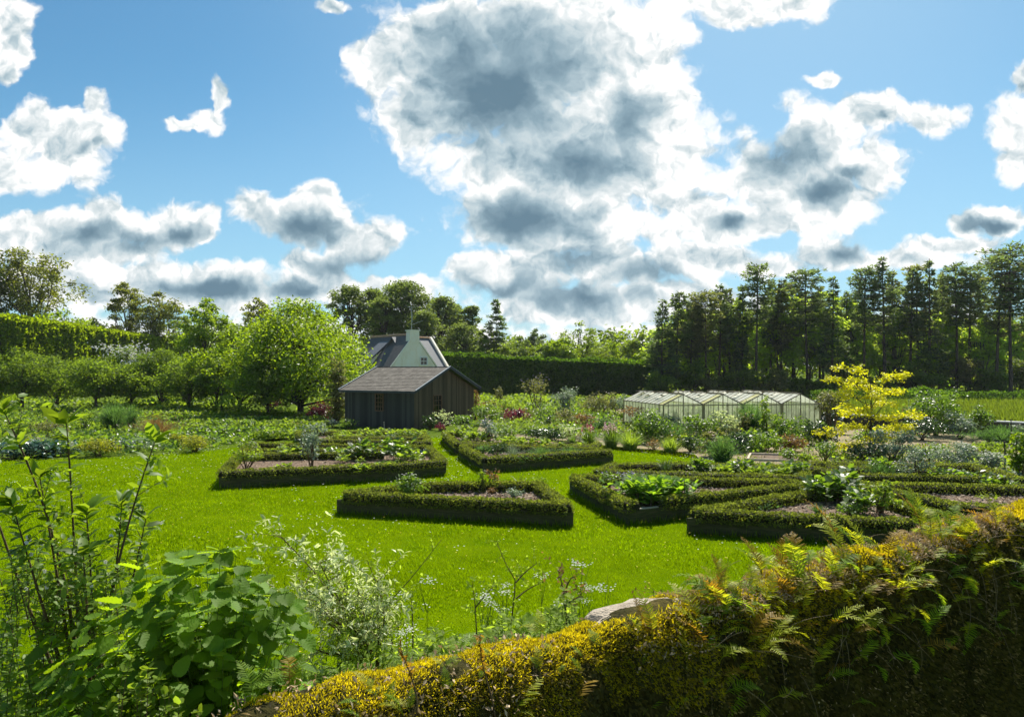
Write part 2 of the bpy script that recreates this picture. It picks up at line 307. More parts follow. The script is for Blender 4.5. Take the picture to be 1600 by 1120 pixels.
# ------------------------------------------------------------------ world
SUN_EL, SUN_AZ = radians(51), radians(18)       # azimuth to the right of +Y
def build_world():
    w = bpy.data.worlds.new('World'); scene.world = w; w.use_nodes = True
    nt = w.node_tree; nt.nodes.clear(); L = nt.links.new
    out = N(nt, 'ShaderNodeOutputWorld'); bg = N(nt, 'ShaderNodeBackground', i_1=1.0); L(bg.outputs[0], out.inputs[0])
    sky = N(nt, 'ShaderNodeTexSky'); sky.sky_type = 'NISHITA'; sky.sun_disc = False
    sky.sun_elevation = SUN_EL; sky.sun_rotation = SUN_AZ; sky.air_density = 1.0; sky.dust_density = .5; sky.ozone_density = 2.0
    def math_(op, a, b=None, c=None):
        n = nt.nodes.new('ShaderNodeMath'); n.operation = op
        for i, v in enumerate((a, b, c)):
            if v is None: continue
            if isinstance(v, (int, float)): n.inputs[i].default_value = v
            else: L(v, n.inputs[i])
        return n.outputs[0]
    def vec(op, a, b=None, c=None, s=None):
        n = nt.nodes.new('ShaderNodeVectorMath'); n.operation = op
        for i, v in enumerate((a, b, c)):
            if v is None: continue
            if isinstance(v, (tuple, list)): n.inputs[i].default_value = v
            else: L(v, n.inputs[i])
        if s is not None:
            if isinstance(s, (int, float)): n.inputs['Scale'].default_value = s
            else: L(s, n.inputs['Scale'])
        return n
    def smooth(v, a, b, lo=0.0, hi=1.0):
        n = nt.nodes.new('ShaderNodeMapRange'); n.interpolation_type = 'SMOOTHSTEP'; L(v, n.inputs[0])
        for i, x in zip((1, 2, 3, 4), (a, b, lo, hi)): n.inputs[i].default_value = x
        return n.outputs[0]
    tc = N(nt, 'ShaderNodeTexCoord'); sp = N(nt, 'ShaderNodeSeparateXYZ'); L(tc.outputs['Generated'], sp.inputs[0])
    ay = math_('MAXIMUM', math_('ABSOLUTE', sp.outputs[1]), .08)
    az = math_('DIVIDE', sp.outputs[0], ay); el = math_('DIVIDE', sp.outputs[2], ay)
    cm = N(nt, 'ShaderNodeCombineXYZ'); L(az, cm.inputs[0]); L(el, cm.inputs[1])
    uv = cm.outputs[0]
    def noise(v, sc, det=8.0, ro=.6, dist=0.0, color=False):
        n = N(nt, 'ShaderNodeTexNoise', i_Scale=sc, i_Detail=det, i_Roughness=ro, i_Distortion=dist); L(v, n.inputs['Vector'])
        return n.outputs[1] if color else n.outputs[0]
    wv = vec('SUBTRACT', noise(uv, 7.0, 4.0, .6, color=True), (.5, .5, .5)).outputs[0]
    wv2 = vec('SUBTRACT', noise(uv, 28.0, 4.0, .6, color=True), (.5, .5, .5)).outputs[0]
    p = vec('ADD', vec('ADD', uv, vec('SCALE', wv, s=.07).outputs[0]).outputs[0], vec('SCALE', wv2, s=.022).outputs[0]).outputs[0]
    def field(lobes):
        acc = None
        for (x, y, rx, ry) in lobes:
            cu, cv = (x - CX) / FPX, (CY - y) / FPX; iu, iv = FPX / rx, FPX / ry
            q = vec('MULTIPLY_ADD', p, (iu, iv, 0), (-cu * iu, -cv * iv, 0)).outputs[0]
            l = math_('SUBTRACT', .98 if rx < 32 else 1.0, vec('LENGTH', q).outputs['Value'])
            if acc is None: acc = l
            else:
                n = nt.nodes.new('ShaderNodeMath'); n.operation = 'SMOOTH_MAX'; L(acc, n.inputs[0]); L(l, n.inputs[1]); n.inputs[2].default_value = .25
                acc = n.outputs[0]
        return acc
    lobes = [(700,60,130,100),(610,90,75,60),(780,150,190,150),(870,80,210,130),(980,80,140,150),(655,180,60,80),(760,260,95,80),(900,260,190,120),(1010,210,110,150),(1060,240,60,60),(820,330,170,85),(930,350,160,70),(1130,0,150,50),(1230,-5,80,28),(565,75,28,24),
        (1190,280,110,80),(1290,235,110,90),(1350,180,75,45),(1450,176,85,28),(1095,330,80,50),(1270,320,125,65),(1370,255,50,55),(1170,350,110,40),
        (1590,200,50,80),(1600,130,30,40),(1560,340,75,32),(1500,350,30,26),(1480,388,85,26),(1310,402,80,28),(1090,405,120,36),(960,420,120,40),(810,430,130,42),(740,425,60,35),
        (900,475,240,42),(1050,470,160,40),(105,225,95,75),(45,200,65,60),(150,160,24,30),(0,265,110,50),(15,50,48,80),(15,110,28,30),(325,182,40,28),(342,150,20,30),(300,190,60,12),(1288,118,36,18),(530,5,40,18),
        (30,360,95,42),(170,350,85,45),(270,350,75,45),(325,350,28,36),(120,395,160,38),(410,335,52,38),(490,345,80,58),(503,305,32,26),(560,385,78,42),(480,415,80,26),
        (210,445,220,50),(350,440,130,38),(470,450,120,36),(620,455,90,30),(60,440,120,50),(1200,420,90,24),(1440,410,120,24)]
    darks = [(790,125,190,150),(740,110,120,110),(770,190,110,75),(920,252,110,55),(810,345,125,50),(550,418,90,26),(475,365,80,36),(220,375,90,26),(130,365,60,22),(290,360,40,20),
        (1150,350,45,20),(1290,300,70,22),(1335,275,30,20),(900,405,65,26),(1010,432,80,22),(800,450,90,18),(450,452,60,20),(980,180,60,60),(1220,250,70,45),(1540,350,60,16),(1330,400,45,20),(900,460,130,26),(330,445,120,20)]
    F0 = field(lobes); D0 = field(darks)
    n1 = noise(p, 8.0, 9.0, .56)
    n2 = noise(p, 34.0, 5.0, .6)
    n3 = noise(vec('MULTIPLY', uv, (1.0, 1.6, 1)).outputs[0], 4.0, 6.0, .6)
    def puff(v, sc):            # rounded cauliflower lobes
        n = N(nt, 'ShaderNodeTexVoronoi', feature='SMOOTH_F1', voronoi_dimensions='2D', i_Scale=sc, i_Detail=4.0, i_Roughness=.55, i_Smoothness=.45)
        L(v, n.inputs['Vector']); return math_('SUBTRACT', .62, n.outputs['Distance'])
    up = vec('ADD', p, (.0035, .013, 0)).outputs[0]
    P1, P1s = puff(p, 13.0), puff(up, 13.0)
    nb = noise(p, 15.0, 8.0, .55); nbs = noise(up, 15.0, 8.0, .55)
    dens = math_('ADD', math_('MULTIPLY_ADD', F0, 1.45, .09), math_('MULTIPLY', math_('SUBTRACT', n1, .52), 1.2))
    dens = math_('ADD', dens, math_('MULTIPLY', P1, .75))
    dens = math_('ADD', dens, math_('MULTIPLY', math_('SUBTRACT', n2, .5), .45))
    dens = math_('ADD', dens, math_('MULTIPLY', math_('SUBTRACT', n3, .54), .6))
    # the far, low cloud bank over the horizon
    bank = smooth(el, .02, .17, .60, -.9)
    bank = math_('ADD', bank, math_('ADD', math_('MULTIPLY', math_('SUBTRACT', n1, .52), 1.3), math_('MULTIPLY', P1, .6)))
    dens = math_('MAXIMUM', dens, bank)
    alpha = smooth(dens, -.14, .36)
    relief = math_('ADD', math_('MULTIPLY', math_('SUBTRACT', P1, P1s), .55), math_('MULTIPLY', math_('SUBTRACT', nb, nbs), 1.2))
    nd = noise(p, 5.0, 4.0, .5)
    dk = math_('ADD', math_('MULTIPLY', D0, .92), math_('MULTIPLY', math_('SUBTRACT', nd, .5), .35))
    dk = smooth(dk, -.30, .88)
    body = smooth(dens, .20, 1.3, .0, .30)
    dk = math_('ADD', math_('MULTIPLY', dk, .80), body)
    dk = math_('SUBTRACT', dk, math_('MULTIPLY', relief, math_('MULTIPLY_ADD', dk, -1.45, 1.75)))
    dk = math_('ADD', dk, math_('MULTIPLY', math_('SUBTRACT', n1, .5), -.2))
    dk = math_('SUBTRACT', dk, smooth(vec('DISTANCE', uv, (.23, .50, 0)).outputs['Value'], .02, .40, .16, 0))
    dk = math_('MINIMUM', math_('MAXIMUM', dk, 0.0), 1.0)
    ramp = N(nt, 'ShaderNodeValToRGB'); L(dk, ramp.inputs[0]); e = ramp.color_ramp.elements
    def gc_(r, g_, b): return (r * KE, g_ * KE, b * KE, 1)
    e[0].position = 0.0; e[0].color = gc_(1.08, 1.08, 1.06); e[1].position = 1.0; e[1].color = gc_(.14, .24, .32)
    for ps, cl in ((.12, (.90, .94, .95)), (.28, (.70, .78, .81)), (.48, (.50, .62, .68)), (.72, (.29, .42, .50))): x = e.new(ps); x.color = gc_(*cl)
    # clear sky: physical sky, graded a little
    sc = vec('SCALE', sky.outputs[0], s=SKY_STR).outputs[0]
    sc = vec('MULTIPLY', sc, SKY_TINT).outputs[0]
    pale = math_('ADD', smooth(el, 0, .45, .50, 0), smooth(vec('DISTANCE', uv, (.35, .62, 0)).outputs['Value'], 0.0, .85, .45, 0))
    mp = N(nt, 'ShaderNodeMix', data_type='RGBA'); L(math_('MINIMUM', pale, .8), mp.inputs[0]); L(sc, mp.inputs[6]); mp.inputs[7].default_value = gc_(.52, .74, .92)
    mx = N(nt, 'ShaderNodeMix', data_type='RGBA'); L(alpha, mx.inputs[0]); L(mp.outputs[2], mx.inputs[6]); L(ramp.outputs[0], mx.inputs[7])
    L(mx.outputs[2], bg.inputs[0])
    w.cycles.sampling_method = 'MANUAL'; w.cycles.sample_map_resolution = 512
EXPO = .85; KE = 2 ** -EXPO
SKY_STR, SKY_TINT = .1, (.36, .61, .65)
build_world()
sd = bpy.data.lights.new('sun', 'SUN'); sd.energy = 4.6; sd.angle = radians(.55); sd.color = (1, .94, .82)
so = bpy.data.objects.new('sun', sd); COL.objects.link(so)
from mathutils import Vector
sv = Vector((sin(SUN_AZ) * cos(SUN_EL), cos(SUN_AZ) * cos(SUN_EL), sin(SUN_EL)))
so.rotation_euler = (-sv).to_track_quat('-Z', 'Y').to_euler(); so.location = sv * 200

cd = bpy.data.cameras.new('camera'); cam = bpy.data.objects.new('camera', cd); COL.objects.link(cam); scene.camera = cam
cam.location = (0, 0, H); cam.rotation_euler = (radians(90), 0, 0)
cd.sensor_width = 36; cd.lens = 36 * FPX / 1600; cd.shift_y = 15 / 1600; cd.clip_end = 5000; cd.clip_start = .05
scene.view_settings.view_transform = 'Standard'; scene.view_settings.look = 'None'
scene.view_settings.exposure = EXPO; scene.view_settings.gamma = 1

# ================================================================== PLANT BUILDERS
def rdir(rng, n, zmin=-1.0):
    d = nrm(rng.normal(size=(n * 3 + 8, 3))); d = d[d[:, 2] > zmin]
    return d[:n]
def crown_leaves(rng, lobes, n, ls, per=14, cr=.30, zmin=-.55, up=.5, shell=.62):
    """leaves in many small clumps sitting on the outer part of each lobe"""
    lobes = np.asarray(lobes, float); w = (lobes[:, 3] * lobes[:, 4] * lobes[:, 5]) ** (2 / 3.); w /= w.sum()
    P = []; O = []
    for lb, wi in zip(lobes, w):
        k = max(4, int(per * rng.uniform(.8, 1.2))); d = rdir(rng, k, zmin); k = len(d)
        r = rng.uniform(shell, 1.0, k)[:, None]; cen = lb[:3] + d * lb[3:6] * r
        m = int(n * wi) + 1; j = rng.integers(0, k, m); rm = lb[3:6].mean()
        sig = cr * rm * rng.uniform(.5, 1.2, k)[j][:, None]
        P.append(cen[j] + rng.normal(size=(m, 3)) * sig * [1, 1, .65]); O.append(d[j])
    P = np.concatenate(P); O = np.concatenate(O); m = len(P)
    Nn = nrm(O * .5 + np.array([0, 0, up]) + rng.normal(size=(m, 3)) * .55)
    T = rng.normal(size=(m, 3)); T[:, 2] = T[:, 2] * .5 - .25; T = T + O * .5
    T = nrm(T - Nn * (T * Nn).sum(1, keepdims=True))
    return P, T, Nn, ls * rng.uniform(.6, 1.35, m)
def bez(a, b, rng, sag=.12, n=6, up=.25):
    a = np.array(a, float); b = np.array(b, float); d = np.linalg.norm(b - a)
    c = (a + b) / 2 + np.array([0, 0, d * up]) + rng.normal(size=3) * d * sag
    t = np.linspace(0, 1, n)[:, None]
    return (1 - t) ** 2 * a + 2 * t * (1 - t) * c + t * t * b
def trunk_geo(rng, h, r, targets, n=7, lean=.03, split=.35):
    g = Geo(); top = np.array([rng.normal() * lean * h, rng.normal() * lean * h, h])
    p = bez((0, 0, -.1), top, rng, .03, 8, 0); g.tube(p, np.linspace(r, r * .25, 8), n)
    for t in targets:
        f = rng.uniform(split, .85); i = f * 7; i0 = int(i); q = p[i0] + (p[min(7, i0 + 1)] - p[i0]) * (i - i0)
        if t[2] < q[2]: q = p[max(1, i0 - 2)]
        b = bez(q, t, rng, .10, 6, .05); g.tube(b, np.linspace(r * .42, r * .06, 6), 5)
        for _ in range(2):
            e = np.array(t) + rng.normal(size=3) * .035 * h - [0, 0, .02 * h]; bb = bez(b[3], e, rng, .1, 4, .05); g.tube(bb, np.linspace(r * .18, r * .03, 4), 4)
    return g
def put_tree(name, label, cat, x, y, crown, trunk, leafm, bark, group=None, rz=0):
    r = thing(name, label, cat, (x, y, 0), rz, group)
    trunk.build('trunk', bark, r, smooth=True); crown.build('crown', leafm, r); return r
def broadleaf(name, label, x, y, h, w, z0, n, ls, leafm, seed, group=None, K=16, per=12, cr=.32, leaf=DIA, bark=None, shape='round', trunk_r=None, cat='tree', zmin=-.55, ragged=.07):
    rng = np.random.default_rng(seed); lobes = []
    hc = h - z0
    for i in range(K):
        f = (i + .5) / K; z = z0 + hc * (.12 + .80 * f)
        if shape == 'round': rad = w / 2 * math.sqrt(max(.08, 1 - (2 * f - .9) ** 2 * .85))
        elif shape == 'dome': rad = w / 2 * math.sqrt(max(.05, 1 - f ** 2.0))
        elif shape == 'vase': rad = w / 2 * (.45 + .55 * f) * (1 if f < .8 else .75)
        else: rad = w / 2 * (1.05 - f) ** .8
        a = i * 2.4 + rng.uniform(-.4, .4); rr = rad * rng.uniform(.45, .72); s = rng.uniform(.30, .46) * max(rad, w * .2)
        if i >= K - 2: rr *= .3
        s *= rng.uniform(.75, 1.2); rr *= 1 + rng.normal() * ragged * 1.5; z += rng.normal() * ragged * hc * .35
        lobes.append((cos(a) * rr, sin(a) * rr, z, s, s, s * rng.uniform(.6, .85)))
    g = Geo(); P, T, Nn, S = crown_leaves(rng, lobes, n, ls, per, cr, zmin); g.tile(leaf, P, T, Nn, S)
    tg = trunk_geo(rng, z0 + hc * .6, trunk_r or w * .03, [l[:3] for l in lobes], split=max(.1, z0 / h * .6))
    return put_tree(name, label, cat, x, y, g, tg, leafm, bark or M['bark'], group)
def conifer(name, label, x, y, h, R, zb, seed, leafm, group=None, prof='pine', lv=20, nb=6, npb=34, ls=.5, bare=True):
    rng = np.random.default_rng(seed); g = Geo(); tg = Geo()
    p = bez((0, 0, -.2), (rng.normal() * .02 * h, rng.normal() * .02 * h, h), rng, .01, 8, 0); tg.tube(p, np.linspace(h * .013, h * .002, 8), 6)
    Ps, Ts, Ns, Ss = [], [], [], []
    for i in range(lv):
        f = (i + rng.uniform(0, .6)) / lv; z = (zb + (1 - zb) * f) * h
        if prof == 'pine': rad = R * (1 - f ** 2.6) ** .75 * rng.uniform(.55, 1.15) * (.65 + .35 * min(1, f * 3))
        elif prof == 'fir': rad = R * (1.03 - f) ** .85 * rng.uniform(.8, 1.1)
        else: rad = R * (1 - abs(f - .6) * .8) * rng.uniform(.6, 1.15)
        rad = max(rad, .35)
        for b in range(nb):
            a = rng.uniform(0, 2 * pi); L = rad * rng.uniform(.6, 1.15); c = p[0] + (p[-1] - p[0]) * (z / h)
            c = c.copy(); c[2] = z; e = c + np.array([cos(a) * L, sin(a) * L, L * rng.uniform(-.12, .22) * (1 if prof != 'fir' else -1)])
            bp = bez(c, e, rng, .05, 4, .05); tg.tube(bp, np.linspace(.05, .015, 4) * h / 15, 3)
            m = int(npb * L / R) + 5; t = rng.uniform(.15, 1.05, m) ** .8; q = c + (e - c) * t[:, None]
            sd = np.array([-sin(a), cos(a), 0]); wid = .34 * L * (1.05 - .5 * t)
            q = q + sd * (rng.normal(size=m) * wid * .75)[:, None] + np.array([0, 0, 1]) * (rng.normal(size=m) * .11 * ls * 2)[:, None]
            T = nrm(np.array([cos(a), sin(a), .15]) + rng.normal(size=(m, 3)) * .5)
            Nn = nrm(np.array([0, 0, 1.]) + rng.normal(size=(m, 3)) * .45)
            Ps.append(q); Ts.append(T); Ns.append(Nn); Ss.append(ls * rng.uniform(.5, 1.2, m))
    if bare:
        for _ in range(14):
            z = rng.uniform(.15, max(.2, zb)) * h; a = rng.uniform(0, 6.28); L = rng.uniform(.4, 1.6)
            tg.tube([[0, 0, z], [cos(a) * L * .6, sin(a) * L * .6, z - .05], [cos(a) * L, sin(a) * L, z - .3]], [.05, .03, .015], 3)
    g.tile(DIA, np.concatenate(Ps), np.concatenate(Ts), np.concatenate(Ns), np.concatenate(Ss), .8)
    return put_tree(name, label, 'pine tree' if prof != 'fir' else 'fir tree', x, y, g, tg, leafm, M['pinebark'], group)

def bush(kindn, name, label, cat, x, y, w, h, mat, n=500, ls=.12, seed=0, z=0.0, flower=None, group=None, leaf=None, stemm=None, rz=0):
    """garden plants: mound, loose, strap, feather, cone, rosette, spikes"""
    rng = np.random.default_rng(seed + 1000); r = thing(name, label, cat, (x, y, z), rz, group); g = Geo(); st = Geo()
    if kindn in ('mound', 'loose', 'cone', 'column'):
        lob = []; K = 9 if kindn == 'mound' else 12
        for i in range(K):
            a = i * 2.4 + rng.uniform(-.5, .5)
            if kindn == 'mound': q = math.sqrt((i + .3) / K) * .62; zc = h * (.62 - .42 * q * q) ; s = rng.uniform(.28, .42); lob.append((cos(a) * q * w * .6, sin(a) * q * w * .6, zc * rng.uniform(.8, 1.12), s * w * .7, s * w * .7, h * .36))
            elif kindn == 'loose': q = rng.uniform(.1, .85); zc = h * rng.uniform(.3, .88); s = rng.uniform(.13, .26); lob.append((cos(a) * q * w * .5, sin(a) * q * w * .5, zc, s * w, s * w, s * h * .8))
            elif kindn == 'column': f = (i + .5) / K; lob.append((cos(a) * w * .12, sin(a) * w * .12, h * (.05 + .88 * f), w * .38 * (1 - f * .45), w * .38 * (1 - f * .45), h * .12))
            else: f = (i + .5) / K; lob.append((cos(a) * w * .1, sin(a) * w * .1, h * (.05 + .85 * f), w * .5 * (1.05 - f), w * .5 * (1.05 - f), h * .10))
        P, T, Nn, S = crown_leaves(rng, lob, n, ls, 9, .34, -.7, .55, .45); ok = P[:, 2] > .02
        g.tile(leaf or DIA, P[ok], T[ok], Nn[ok], S[ok], 1.15)
        for l in lob[:9]:
            b = bez((rng.normal() * .04 * w, rng.normal() * .04 * w, -.02), l[:3], rng, .08, 5, .0); st.tube(b, np.linspace(.012, .004, 5) * (1 + h), 4)
        top = P[np.argsort(-(P[:, 2] + rng.normal(size=len(P)) * h * .25))]
    elif kindn in ('strap', 'feather', 'grass'):
        fe = kindn == 'feather'; m = n
        a = rng.uniform(0, 2 * pi, m); L = h * rng.uniform(.65, 1.25, m); lean = np.abs(rng.normal(size=m)) * .45 * w / max(h, .1)
        base = np.stack([np.cos(a), np.sin(a), a * 0], 1) * (rng.uniform(0, .22, m) * w)[:, None]
        d = np.stack([np.cos(a), np.sin(a), a * 0], 1); seg = 4; ww = ls * (.10 if not fe else .07) * rng.uniform(.7, 1.3, m)
        side = np.stack([-np.sin(a), np.cos(a), a * 0], 1); pr = None; V = []
        for k in range(seg + 1):
            t = k / seg; c = base + d * (lean * L * t ** 1.7)[:, None]; c[:, 2] = L * (t - .38 * np.minimum(lean, 1.4) * t * t)
            wk = ww * (1 - t ** 2 * .95); V += [c - side * wk[:, None], c + side * wk[:, None]]
        V = np.stack(V, 1); F = np.array([[2 * k, 2 * k + 1, 2 * k + 3, 2 * k + 2] for k in range(seg)])
        g.add(V.reshape(-1, 3), (F[None] + (np.arange(m) * V.shape[1])[:, None, None]).reshape(-1, 4))
        if fe:
            k = n * 3; j = rng.integers(0, m, k); t = rng.uniform(.3, 1, k); c = base[j] + d[j] * (lean[j] * L[j] * t ** 1.7)[:, None]; c[:, 2] = L[j] * (t - .38 * np.minimum(lean[j], 1.4) * t * t)
            g.tile(TRI, c, nrm(rng.normal(size=(k, 3)) + [0, 0, .8]), nrm(rng.normal(size=(k, 3))), ls * rng.uniform(.5, 1, k), .14)
        top = V[:, -1][np.argsort(-V[:, -1, 2])]
    else:                                        # rosettes of large leaves
        m = n; k = max(3, int(m / 14)); c = rng.normal(size=(k, 2)) * w * .24; j = rng.integers(0, k, m)
        a = rng.uniform(0, 2 * pi, m); rr = rng.uniform(.02, .5, m) * ls * 1.5; f = rng.uniform(.15, 1, m)
        P = np.stack([c[j, 0] + np.cos(a) * rr, c[j, 1] + np.sin(a) * rr, h * f * rng.uniform(.6, 1, k)[j]], 1)
        T = nrm(np.stack([np.cos(a), np.sin(a), .9 * f - .1], 1) + rng.normal(size=(m, 3)) * .2)
        Nn = nrm(np.stack([-np.cos(a) * .6, -np.sin(a) * .6, np.ones(m)], 1) + rng.normal(size=(m, 3)) * .2)
        g.tile(leaf or RND, P, T, Nn, ls * rng.uniform(.6, 1.3, m)); top = P[np.argsort(-P[:, 2])]
        for i in range(k): st.tube([[c[i, 0], c[i, 1], -.02], [c[i, 0], c[i, 1], h * .5]], [.012, .008], 4)
    g.build('foliage', mat, r)
    if st.V: st.build('stem', stemm or M['twig'], r)
    if flower:
        fm, cnt, fs, kd = flower; q = top[:max(cnt * 2, 4)]; q = q[rng.permutation(len(q))[:cnt]]; f = Geo()
        if kd == 'spike':
            for c in q[:cnt]:
                c = np.array([c[0], c[1], h * rng.uniform(.7, 1.0)]); hh = rng.uniform(.25, .42); m = 46; t = rng.uniform(0, 1, m); a = rng.uniform(0, 6.28, m); rd = .055 * (1 - t * .8)
                P = c + np.stack([np.cos(a) * rd, np.sin(a) * rd, t * hh], 1); f.tile(RND, P, np.stack([np.cos(a), np.sin(a), .3 + a * 0], 1), np.array([[0, 0, 1.]]), .06)
                f.tube([[c[0], c[1], 0], c, c + [0, 0, hh]], [.01, .008, .004], 4, 1)
            f.build('flower', [M[fm], M['greenstem']], r)
        else:
            m = len(q); P = q + rng.normal(size=(m, 3)) * fs * .5 + [0, 0, fs * .4]
            for kk in range(4):
                a = kk * pi / 2 + rng.uniform(0, 1, m); f.tile(RND, P, np.stack([np.cos(a), np.sin(a), a * 0 + .25], 1), np.array([[0, 0, 1.]]), fs * rng.uniform(.5, .8, m))
            f.build('flower', M[fm], r)
    return r
def inpoly(P, poly):
    x, y = P[:, 0], P[:, 1]; c = np.zeros(len(P), bool); n = len(poly)
    for i in range(n):
        x1, y1 = poly[i]; x2, y2 = poly[(i + 1) % n]
        k = ((y1 > y) != (y2 > y)) & (x < (x2 - x1) * (y - y1) / (y2 - y1 + 1e-12) + x1); c ^= k
    return c
def sheet(name, poly, z, mat, k='structure'):
    g = Geo(); n = len(poly); c = np.mean(np.array(poly), 0)
    V = [[p[0], p[1], z] for p in poly]
    import bmesh
    bm = bmesh.new(); f = bm.faces.new([bm.verts.new(v) for v in V]); bmesh.ops.triangulate(bm, faces=[f]); me = bpy.data.meshes.new(name); bm.to_mesh(me); bm.free()
    if me.polygons[0].normal.z < 0: me.flip_normals()
    me.materials.append(mat); o = bpy.data.objects.new(name, me); COL.objects.link(o); o['kind'] = k; return o
def inset(poly, d):
    poly = [np.array(p, float) for p in poly]; n = len(poly); out = []
    for i in range(n):
        a, b, c = poly[i - 1], poly[i], poly[(i + 1) % n]; e1 = nrm(b - a); e2 = nrm(c - b)
        n1 = np.array([-e1[1], e1[0]]); n2 = np.array([-e2[1], e2[0]]); m = nrm(n1 + n2); k = d / max(.35, (m @ n1)); out.append(b + m * k)
    return out

# ================================================================== THE SETTING
g = Geo(); s_ = 6000.0; g.quad([-s_, -s_, 0], [s_, -s_, 0], [s_, s_, 0], [-s_, s_, 0]); kind(g.build('ground', M['field']), 'structure')
LAWN = [(-60, 2.0), (40, 2.0), (40, 20), (30, 24.0), (16, 25), gp(1200, 724), gp(1150, 722), gp(1092, 716), gp(1085, 709), gp(1040, 704), gp(960, 697), gp(900, 690), (2.0, 39.5), (-2.2, 41.5), (-4.6, 40.5),
        (-5.2, 38.6), (-12.2, 38.4), gp(385, 692), gp(345, 698), gp(330, 703), gp(240, 711), gp(130, 716), gp(0, 719), (-50, 31.5)]
sheet('lawn', LAWN, .004, M['lawn_base'])
LB = [gp(0, 720), gp(130, 717), gp(240, 711.5), gp(332, 704), gp(405, 693), gp(420, 686), (-11.5, 42), (-12, 60), (-60, 66), (-70, 30)]
LB = [(-48, 30.4)] + LB[0:8] + [(-70, 60)]
sheet('left_border_soil', LB, .008, M['field'])
RB = [(-2.2, 43), (-1.9, 41.6), (2.0, 39.7), gp(900, 690.5), gp(960, 697.5), gp(1040, 704.5), gp(1085, 709.5), gp(1092, 716.5), gp(1150, 722.5), gp(1200, 724.5), (16, 25.1), (30, 24.1), (45, 24), (60, 55), (20, 70), (-2.4, 66)]
sheet('right_border_soil', RB, .008, M['drysoil'])

# raised beds: boards (base outline), low hedge on top of the boards
def dense(path, step):
    path = [np.array(p, float) for p in path]; out = []
    for a, b in zip(path[:-1], path[1:]):
        k = max(1, int(np.linalg.norm(b - a) / step)); out += [a + (b - a) * i / k for i in range(k)]
    return np.array(out + [path[-1]])
def hedge_strip(g, gc, path, zc, rw, rh, rng, dens=520, ls=.042):
    """lumpy clipped low hedge along a path"""
    q = dense(path, .25); n = len(q); T = nrm(np.gradient(q, axis=0)) if n > 1 else None; S = np.stack([-T[:, 1], T[:, 0]], 1)
    L = np.linalg.norm(np.diff(q, axis=0), axis=1).sum(); m = int(L * dens * 1.7)
    t = rng.uniform(0, n - 1.001, m); i = t.astype(int); f = (t - i)[:, None]; c = q[i] * (1 - f) + q[i + 1] * f; sd = S[i]
    a = rng.uniform(-.7, pi + .7, m); P3 = np.concatenate([c, np.zeros((m, 1))], 1)
    lump = 1 + .16 * wob(P3, 2.6, 3) + .10 * wob(P3, 7.0, 8) + rng.normal(size=m) * .05
    sag = np.where((a < .1) | (a > pi - .1), 1.0, 1.0)
    off = np.cos(a) * rw * lump; up = np.sign(np.sin(a)) * np.abs(np.sin(a)) ** .7 * rh * lump * sag
    P = np.stack([c[:, 0] + sd[:, 0] * off, c[:, 1] + sd[:, 1] * off, zc + up], 1)
    O = np.stack([sd[:, 0] * np.cos(a), sd[:, 1] * np.cos(a), np.sin(a) + .1], 1)
    Nn = nrm(O + rng.normal(size=(m, 3)) * .5); Tt = rng.normal(size=(m, 3)) + O * .7 + [0, 0, .2]
    g.tile(RND, P, nrm(Tt), Nn, ls * rng.uniform(.6, 1.4, m))
    # loose sprigs
    k = m // 14; j = rng.integers(0, m, k); g.tile(DIA, P[j], nrm(O[j] + rng.normal(size=(k, 3)) * .5), nrm(rng.normal(size=(k, 3))), ls * 1.9, .8)
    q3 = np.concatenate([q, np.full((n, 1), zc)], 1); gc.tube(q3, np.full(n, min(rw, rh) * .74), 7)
BEDS = []
def raised_bed(label, poly, hedges, seed, hz=.43, dens=520, bh=.38, rw=.17, rh=.17, soil=None, bare=None):
    rng = np.random.default_rng(seed); r = thing('raised_bed', label, 'raised bed', (0, 0, 0)); BEDS.append(poly)
    n = len(poly); ins = inset(poly, .05)
    for i in range(n):
        a, b = poly[i], poly[(i + 1) % n]; a2, b2 = ins[i], ins[(i + 1) % n]; g = Geo()
        for z0, z1, o in ((0, .195, 0), (.202, bh, .006)):
            c = (np.array(a) + a2) / 2 * 0 + np.array(a); q = [(a[0], a[1]), (b[0], b[1]), tuple(b2), tuple(a2)]
            V = [[x, y, z0] for x, y in q] + [[x, y, z1] for x, y in q]; g.add(V, [[0,1,2,3],[4,5,6,7],[0,1,5,4],[1,2,6,5],[2,3,7,6],[3,0,4,7]])
        g.build('board', M['board'], r)
    if bare:                                    # a stretch with no hedge: the pale top edge of the board shows
        a, b = np.array(bare[0]), np.array(bare[1]); g = Geo(); g.beam([*a, bh + .013], [*b, bh + .013], .09, .026); g.build('top_edge', M['board_cap'], r)
    ip = inset(poly, .054); g = Geo(); V = [[x, y, bh - .06] for x, y in ip]; c = np.mean(V, 0)
    for i in range(n): g.add([V[i], V[(i + 1) % n], c], [[0, 1, 2]])
    g.build('soil', soil or M['soil'], r)
    # chips and crumbs over the soil
    bb = np.array(ip); m = 2600; P = rng.uniform(bb.min(0), bb.max(0), (m, 2)); P = P[inpoly(P, [tuple(x) for x in inset(poly, .3)])]; m = len(P)
    if m:
        g = Geo(); g.tile(DIA, np.concatenate([P, np.full((m, 1), bh - .05) + rng.uniform(0, .03, (m, 1))], 1), nrm(rng.normal(size=(m, 3)) * [1, 1, .25]), nrm(rng.normal(size=(m, 3)) * .4 + [0, 0, 1]), rng.uniform(.04, .11, m), 1.2)
        o = g.build('mulch', M['mulch'], r); o['kind'] = 'stuff'
    g = Geo(); gc = Geo()
    for pth in hedges: hedge_strip(g, gc, pth, hz, rw, rh, rng, dens)
    h = g.build('hedge', M['hedge'], r); gc.build('filler_core', M['hedge_core'], h)  # second mesh: solid dark tube added inside the leaves as filler
    return r
